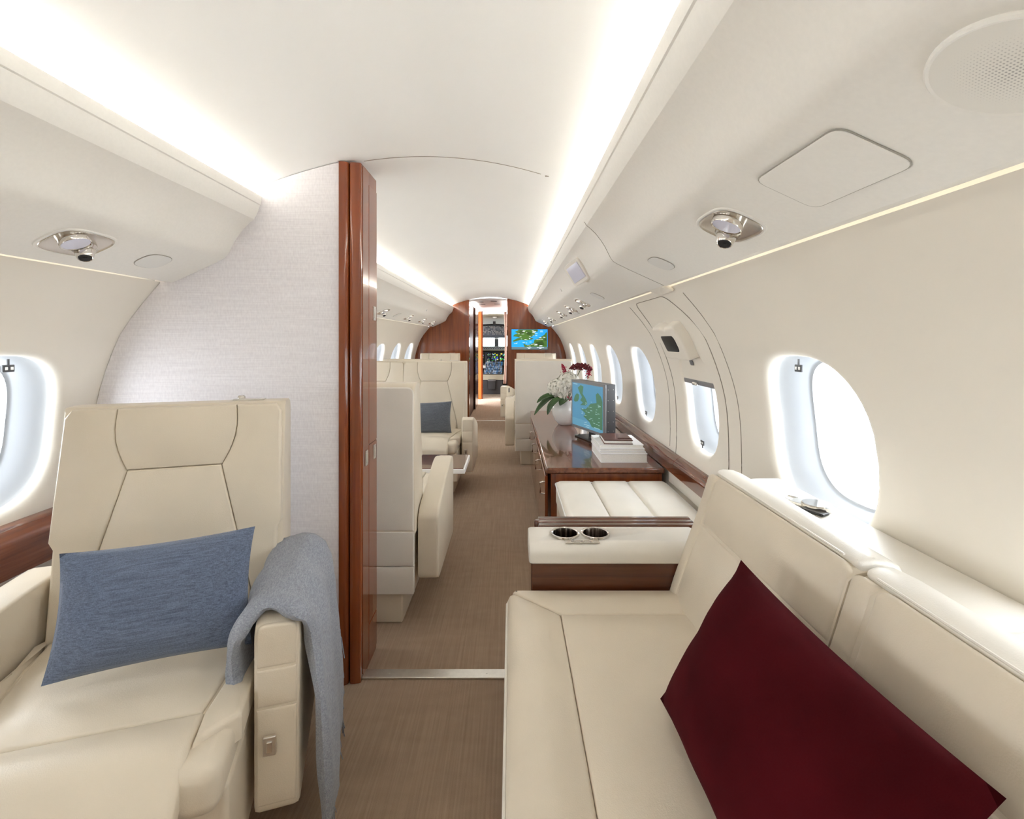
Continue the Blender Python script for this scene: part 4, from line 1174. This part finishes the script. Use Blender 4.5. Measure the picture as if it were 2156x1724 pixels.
# vase and flowers
VX, VY, VZ = .440, 3.86, CZ
q = MB(); q.lathe([(0, .004), (.052, .0), (.058, .004), (.088, .04), (.106, .085), (.109, .115), (.100, .155), (.080, .185), (.066, .198), (.066, .206), (.060, .206), (.060, .195), (.07, .15), (0, .10)], (0, 0, 0), 40)
o = q.build('vase', 'ceramic', ang=60); o.location = (VX, VY, VZ); tag(o, 'round white glazed vase of flowers on the credenza', 'vase')
FB = Vector((VX, VY, VZ + .16))
def flower_root(name, lab, cat, grp=None): return tag(empty(name, FB), lab, cat, grp)
def stem_to(root, p, rr=.0032):
    p = Vector(p); mid = p * .5 + Vector((0, 0, .02))
    q = MB(); q.tube([(p.x * .1, p.y * .1, -.02), mid, p], rr, 6); q.build('stem', 'stem', root)
def hydrangea(p, R, lab, seed):
    rt = flower_root('hydrangea', lab, 'flower', 'white hydrangeas in the vase'); p = Vector(p); stem_to(rt, p * .92)
    rr = random.Random(seed); q = MB(); N = 300
    for k in range(N):
        zz = 1 - 1.75 * (k + .5) / N; ph = k * 2.39996
        d = Vector((math.sqrt(max(0, 1 - zz * zz)) * math.cos(ph), math.sqrt(max(0, 1 - zz * zz)) * math.sin(ph), zz * .85))
        c = p + d * R * rr.uniform(.80, 1.08)
        dn = d.normalized(); u_ = dn.cross(Vector((rr.uniform(-1, 1), rr.uniform(-1, 1), rr.uniform(-1, 1)))).normalized(); v2 = dn.cross(u_)
        s_ = .0135
        for e in range(4):
            g = e * PI / 2; a = u_ * math.cos(g) + v2 * math.sin(g); b_ = -u_ * math.sin(g) + v2 * math.cos(g)
            q_ = [c, c + a * s_ * .6 + b_ * s_ * .5 + dn * .003, c + a * s_ * 1.15 + dn * rr.uniform(-.002, .005), c + a * s_ * .6 - b_ * s_ * .5 + dn * .003]
            i0 = q.addv(q_); q.f.append((i0, i0 + 1, i0 + 2, i0 + 3))
    q.build('bloom', 'petal', rt)
    q = MB(); bm = bmesh.new(); bmesh.ops.create_icosphere(bm, subdivisions=2, radius=R * .74); bmesh.ops.scale(bm, vec=(1, 1, .85), verts=bm.verts); bmesh.ops.translate(bm, vec=p, verts=bm.verts); q.frombm(bm); q.build('core', 'core', rt)
hydrangea((-.055, -.03, .135), .088, 'white hydrangea head at the left of the vase bouquet', 1)
hydrangea((.020, -.02, .185), .092, 'white hydrangea head at the top middle of the bouquet', 2)
hydrangea((.075, .04, .15), .080, 'white hydrangea head tucked behind the screen', 3)
def spray(name, lab, p, R, mat, seed, n_=170, flat_=.55):
    rt = flower_root(name, lab, 'flower'); p = Vector(p); stem_to(rt, p)
    rr = random.Random(seed); q = MB()
    for k in range(n_):
        d = Vector((rr.gauss(0, 1), rr.gauss(0, 1), abs(rr.gauss(0, 1)) + .1)).normalized()
        c = p + Vector((d.x * R, d.y * R, d.z * R * flat_)) * rr.uniform(.75, 1.0)
        bm = bmesh.new(); bmesh.ops.create_icosphere(bm, subdivisions=1, radius=rr.uniform(.005, .009)); bmesh.ops.translate(bm, vec=c, verts=bm.verts); q.frombm(bm)
    q.build('bloom', mat, rt)
spray('sedum', 'dark red domed flower head above the bouquet', (.125, .0, .285), .095, 'red_bloom', 4, 320)
def plume(lab, p, l, seed, tilt):
    rt = flower_root('astilbe', lab, 'flower', 'crimson plumes in the bouquet'); p = Vector(p); stem_to(rt, p, .002)
    rr = random.Random(seed); q = MB(); t_ = Vector(tilt).normalized()
    for k in range(110):
        f = rr.random(); c = p + t_ * l * f + Vector((rr.gauss(0, 1), rr.gauss(0, 1), rr.gauss(0, 1))) * .014 * (1.15 - f)
        bm = bmesh.new(); bmesh.ops.create_icosphere(bm, subdivisions=1, radius=rr.uniform(.003, .006)); bmesh.ops.translate(bm, vec=c, verts=bm.verts); q.frombm(bm)
    q.build('bloom', 'pink_bloom', rt)
plume('crimson plume at the lower right of the bouquet above the vase rim', (.035, -.10, .055), .09, 5, (.9, -.2, .5))
plume('crimson plume low in the bouquet nearest the screen edge', (.085, -.07, .08), .09, 6, (.6, -.3, .8))
plume('crimson plume beside the dark red flower head on top', (.18, -.03, .24), .07, 7, (.3, 0, .8))
plume('thin crimson sprig standing up at the top left of the bouquet', (.015, .03, .25), .085, 8, (-.45, 0, .9))
def leaf(lab, pts, w_):
    rt = flower_root('leaf_sprig', lab, 'leaf', 'green leaves in the vase')
    pts = [Vector(p) for p in pts]
    cv = []
    for k in range(13):
        t = k / 12 * (len(pts) - 1); i = min(int(t), len(pts) - 2); f = t - i
        a = pts[max(i - 1, 0)]; b_ = pts[i]; c = pts[i + 1]; d = pts[min(i + 2, len(pts) - 1)]
        cv.append(.5 * ((2 * b_) + (c - a) * f + (2 * a - 5 * b_ + 4 * c - d) * f * f + (3 * b_ - a - 3 * c + d) * f ** 3))
    q = MB(); rows = []
    for k, p in enumerate(cv):
        t = k / 12; dd = (cv[min(k + 1, 12)] - cv[max(k - 1, 0)]).normalized(); sd = dd.cross(Vector((0, -.5, 1))).normalized()
        ww = w_ * math.sin(PI * min(1, max(0, (t - .15) / .85)) ** .8) + .002
        up = sd.cross(dd).normalized()
        rows.append([p - sd * ww + up * ww * .25, p - sd * ww * .5, p - up * ww * .12, p + sd * ww * .5, p + sd * ww + up * ww * .25])
    q.grid(rows); o = q.build('blade', 'leaf', rt); md = o.modifiers.new('t', 'SOLIDIFY'); md.thickness = .0012
leaf('long green leaf reaching far left and down from the vase', [(-.04, -.04, .04), (-.12, -.05, .06), (-.20, -.06, .0), (-.255, -.06, -.075)], .026)
leaf('green leaf arching left just under the white flowers', [(-.03, -.05, .05), (-.11, -.07, .085), (-.19, -.08, .06), (-.235, -.08, .025)], .028)
leaf('broad green leaf hanging over the front of the vase', [(-.02, -.07, .05), (-.07, -.12, .06), (-.13, -.14, .01), (-.155, -.14, -.06)], .028)
leaf('green leaf lying across the vase rim in front', [(.0, -.07, .045), (-.03, -.13, .05), (-.06, -.16, .015)], .030)
leaf('green leaf dropping down the right of the vase by the screen', [(.05, -.07, .04), (.08, -.11, .02), (.095, -.13, -.06), (.10, -.13, -.11)], .022)

# desk screen
XL, YL, XR, YR = .452, 3.50, .612, 3.08
w_ = math.hypot(XR - XL, YR - YL)
r = tag(empty('desk_screen', (XL, YL, CZ), math.atan2(YR - YL, XR - XL)), 'slim grey screen showing a dim blue map on the credenza', 'screen')
HB, HT = .055, .395
q = MB(); q.box((w_ / 2, .04, (HB + HT) / 2), (w_, .075, HT - HB), .004); bd = q.build('housing', 'dgrey', r, wn=True)
q = MB(); q.box((w_ / 2, .0, (HB + HT) / 2), (w_ + .004, .016, HT - HB + .004), .005); q.build('bezel', 'grey', bd, wn=True)
def sp(L): return [(.018 + (x - 1640) / 255 * (w_ - .036), HB + .018 + (1 - (y - 410) / 420) * (HT - HB - .036)) for x, y in L]
IRE = [(1652, 590), (1664, 540), (1682, 512), (1702, 522), (1700, 560), (1690, 590), (1664, 602)]
GB = [(1690, 455), (1715, 425), (1740, 435), (1735, 480), (1732, 505), (1758, 545), (1775, 590), (1760, 612), (1712, 622), (1735, 590), (1712, 575), (1728, 540), (1708, 505)]
EU = [(1712, 655), (1762, 645), (1800, 585), (1848, 565), (1842, 490), (1858, 468), (1882, 500), (1893, 545), (1893, 800), (1810, 800), (1790, 760), (1740, 722), (1758, 690)]
fn = lambda a, b_, h: Vector((a, -.0085 - h, b_))
q = MB(); q.prism(sp([(1640, 410), (1895, 410), (1895, 760), (1640, 760)]), fn, 0, .0006); sc = q.build('screen', 'sea2', r)
q = MB(); q.prism(sp([(1640, 760), (1895, 760), (1895, 830), (1640, 830)]), fn, 0, .0006); q.build('status_bar', 'bar2', sc)
for L_ in (IRE, GB, EU):
    q = MB(); q.prism(sp(L_), fn, .0008, .0012); q.build('map_land', 'land2', sc)
LM = [(*sp([(rs.uniform(1720, 1870), rs.uniform(560, 780))])[0], rs.uniform(.01, .03), .003) for k in range(34)]
LM += [(*sp([(1745, 800)])[0], .08, .004), (*sp([(1760, 818)])[0], .05, .004), (*sp([(1650, 425)])[0], .06, .004), (*sp([(1830, 800)])[0], .07, .004)]
for (x, y, l, t) in LM:
    q = MB(); q.prism([(x, y), (x + l, y), (x + l, y + t), (x, y + t)], fn, .0014, .0017); q.build('map_lettering', 'mark2', sc)
q = MB()
for z in (.09, .15, .22, .29, .36):
    for y in (.02, .06): q.box((w_ + .0003, y, z), (.001, .003, .003), 0)
q.build('screws', 'metal', bd, smooth=False)
q = MB(); q.box((w_ * .5, .035, .035), (.05, .03, .07), .006); q.box((w_ * .5, .03, .006), (.24, .14, .011), .005); q.build('stand', 'black', r, wn=True)

# books
BX, BY = .632, 2.80
def book(loc, d, cov, lab, rz=0, ct=.003, name='book'):
    rt = tag(empty(name, loc, rz), lab, 'book', 'books stacked on the credenza')
    L_, D_, H_ = d
    q = MB()
    q.box((0, 0, ct / 2), (L_, D_, ct), .0008); q.box((0, 0, H_ - ct / 2), (L_, D_, ct), .0008); q.box((0, D_ / 2 - .002, H_ / 2), (L_, .004, H_ - .001), .0015)
    q.build('cover', cov, rt, wn=True)
    q = MB(); q.box((0, -.002, H_ / 2), (L_ - .008, D_ - .012, H_ - 2 * ct), .0005); q.build('pages', 'page', rt, wn=True)
    return rt
book((BX, BY, CZ), (.262, .30, .050), 'book_white', 'thick white book at the bottom of the credenza stack')
book((BX - .006, BY + .004, CZ + .0502), (.258, .295, .012), 'book_white', 'thin white book just above the thick bottom one')
book((BX - .008, BY, CZ + .0624), (.252, .29, .013), 'book_white', 'thin white book third from the bottom of the stack')
book((BX - .010, BY + .01, CZ + .0756), (.250, .28, .020), 'book_white', 'white book directly under the brown notebook')
nb = book((BX - .02, BY - .02, CZ + .0958), (.160, .20, .024), 'book_brown', 'brown leather notebook with strap on top of the book stack', math.radians(-3), .004, 'notebook')
q = MB(); q.box((.04, -.05, .0255), (.075, .012, .003), .001); q.box((.080, -.05, .014), (.004, .012, .024), .001); q.build('strap', 'book_brown', nb, wn=True)

# ------------------------------------------------------------------ fold out table on the left
r = tag(empty('pull_out_table', (-.865, 3.06, 0)), 'low mahogany table with white edge between the facing left seats', 'table')
q = MB(); q.box((0, 0, .443), (1.17, .36, .030), .004); q.build('white_edge', 'white', r, wn=True)
q = MB(); q.box((0, 0, .459), (1.15, .35, .004), .0015); tp = q.build('table_top', 'wood_x', r, wn=True)
for y in (-.07, .09):
    q = MB(); q.lathe([(.034, .460), (.037, .4625), (.040, .4615), (.040, .460)], (.44, y, 0), 28); rm_ = q.build('cup_ring', 'metal', tp)
    q = MB(); q.lathe([(0, .4615), (.035, .4613), (.035, .46)], (.44, y, 0), 28); q.build('cup_lid', 'wood_dark', rm_)
q = MB(); q.box((-.42, 0, .214), (.10, .10, .428), .01); q.build('leg', 'leather', r, wn=True)
